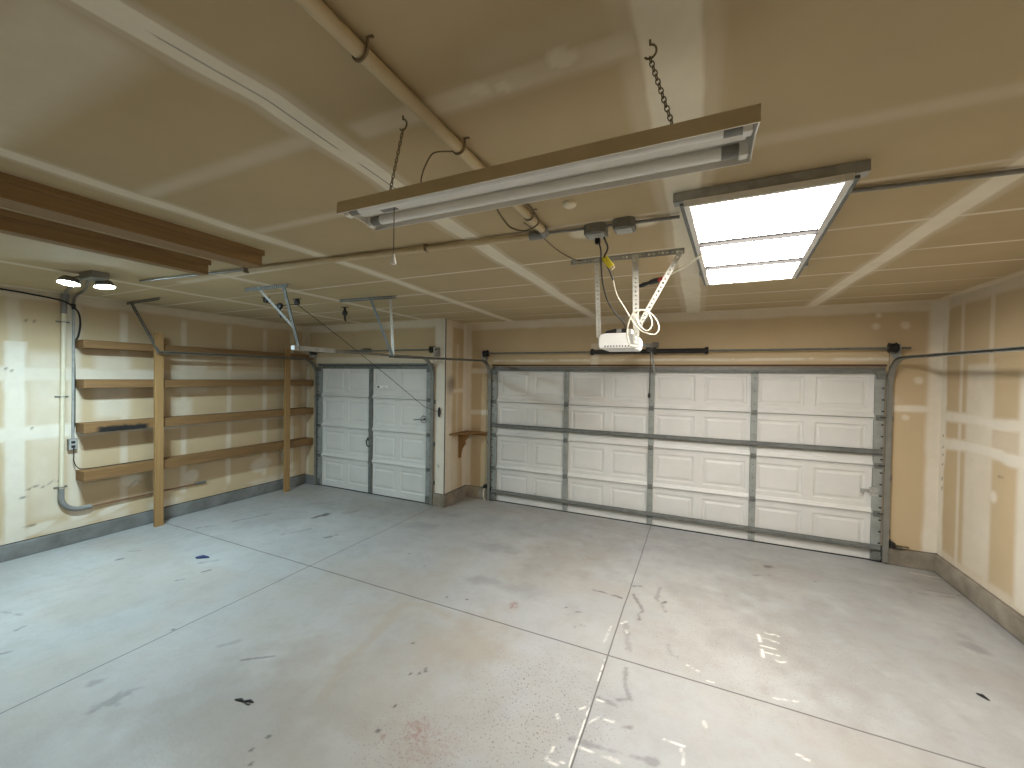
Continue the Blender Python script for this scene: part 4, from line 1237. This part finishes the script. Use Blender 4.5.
# ------------------------------------------------------------------ corner shelf by the pillar
t = thing('corner_shelf', (PX + .1, YW - .2, 1.0), 'triangular wooden corner shelf with a bracket, between pillar and double door', 'shelf')
tri = [(PX + .002, 5.25, 1.085), (PX + .002, YW - .002, 1.085), (W0 - .085, YW - .002, 1.085), (W0 - .085, YW - .03, 1.085), (PX + .03, 5.25, 1.085)]
MB().prism(tri, (0, 0, .02)).build('board', M['wood_shelf'], t, bevel=.002)
br = [(PX + .002, 5.52, 1.085), (PX + .045, 5.52, 1.085), (PX + .20, 5.52, 1.085), (PX + .17, 5.52, 1.02), (PX + .12, 5.52, .97), (PX + .13, 5.52, .92), (PX + .07, 5.52, .84), (PX + .045, 5.52, .74), (PX + .05, 5.52, .70), (PX + .002, 5.52, .68)]
MB().prism(br, (0, .032, 0)).build('bracket', M['wood_shelf'], t, bevel=.003)
MB().box((PX + .002, YW - .04, 1.045), (W0 - .09, YW - .002, 1.085)).build('wall_cleat', M['wood_shelf'], t)
for a in ((PX + .006, 5.27, 1.108), (PX + .006, 5.5, 1.108), (W0 - .10, YW - .01, 1.108)):
    MB().tube([Vector(a) - Vector((0, 0, .004)), Vector(a) + Vector((0, 0, .008))], .008, 8).build('screw', M['galv_light'], t)

# ------------------------------------------------------------------ safety sensors of the double door
for sgn, x0, lb in ((-1, W0 - .075, 'safety sensor with white wire at the left foot of the double door'), (1, W1 + .075, 'safety sensor at the right foot of the double door')):
    t = thing('safety_sensor', (x0, YW - .06, .22), lb, 'door sensor')
    MB().box((x0 - .015, YW - .11, .215), (x0 + .015, YW - .05, .265)).cyl((x0, YW - .08, .24), (x0 - sgn * .02, YW - .08, .24), .014, 12).build('sensor_body', M['black'], t, bevel=.003)
    MB().box((x0 - .004 + sgn * .0, YW - .06, .20), (x0 + sgn * .10, YW + .002, .206)).box((x0 - .004, YW - .055, .20), (x0 + .004, YW + .002, .27)).build('bracket', M['galv_dark'], t)
    if sgn < 0:
        MB().tube(spline([(x0 - .012, YW - .055, .22), (x0 - .03, YW - .07, .14), (x0 - .02, YW - .075, .05), (x0 - .005, YW - .055, .01)], 5), .010, 8).build('white_wire', M['cord_white'], t, smooth=True)
    else:
        MB().tube(spline([(x0 + .01, YW - .055, .235), (x0 + .06, YW - .05, .225), (x0 + .15, YW - .03, .215)], 5), .008, 8).build('wire', M['cord_brown'], t, smooth=True)

# ------------------------------------------------------------------ scraps on the floor
def scrap(name, cx, cy, pts, th_, m, label, cat):
    base = [(cx + a, cy + b, z) for a, b, z in pts]
    mb = MB().prism(base, (0, 0, th_))
    single(mb, name, M[m], label, cat)
scrap('tape_scrap', -4.83, 2.53, [(-.06, -.03, .001), (-.01, -.045, .001), (.04, -.02, .012), (.09, .03, .002), (.05, .045, .001), (0, .02, .016), (-.04, .02, .004)], .004, 'blue', 'crumpled dark blue scrap lying on the floor near the shelves', 'scrap')
single(MB().tube([(-2.52, 1.505, .006), (-2.485, 1.520, .008), (-2.46, 1.52, .006), (-2.43, 1.540, .007), (-2.40, 1.54, .006)], [.004, .008, .004, .007, .003], 6).tube([(-2.47, 1.52, .006), (-2.42, 1.515, .006), (-2.405, 1.525, .005)], .003, 6), 'bark_scrap', M['black'],
       'curled black scrap lying on the grey floor left of centre', 'scrap')
single(MB().tube([(1.66, 3.585, .005), (1.68, 3.565, .010), (1.70, 3.54, .005)], [.004, .010, .003], 8), 'leaf_scrap', M['black'], 'small black scrap on the floor at the far right', 'scrap')
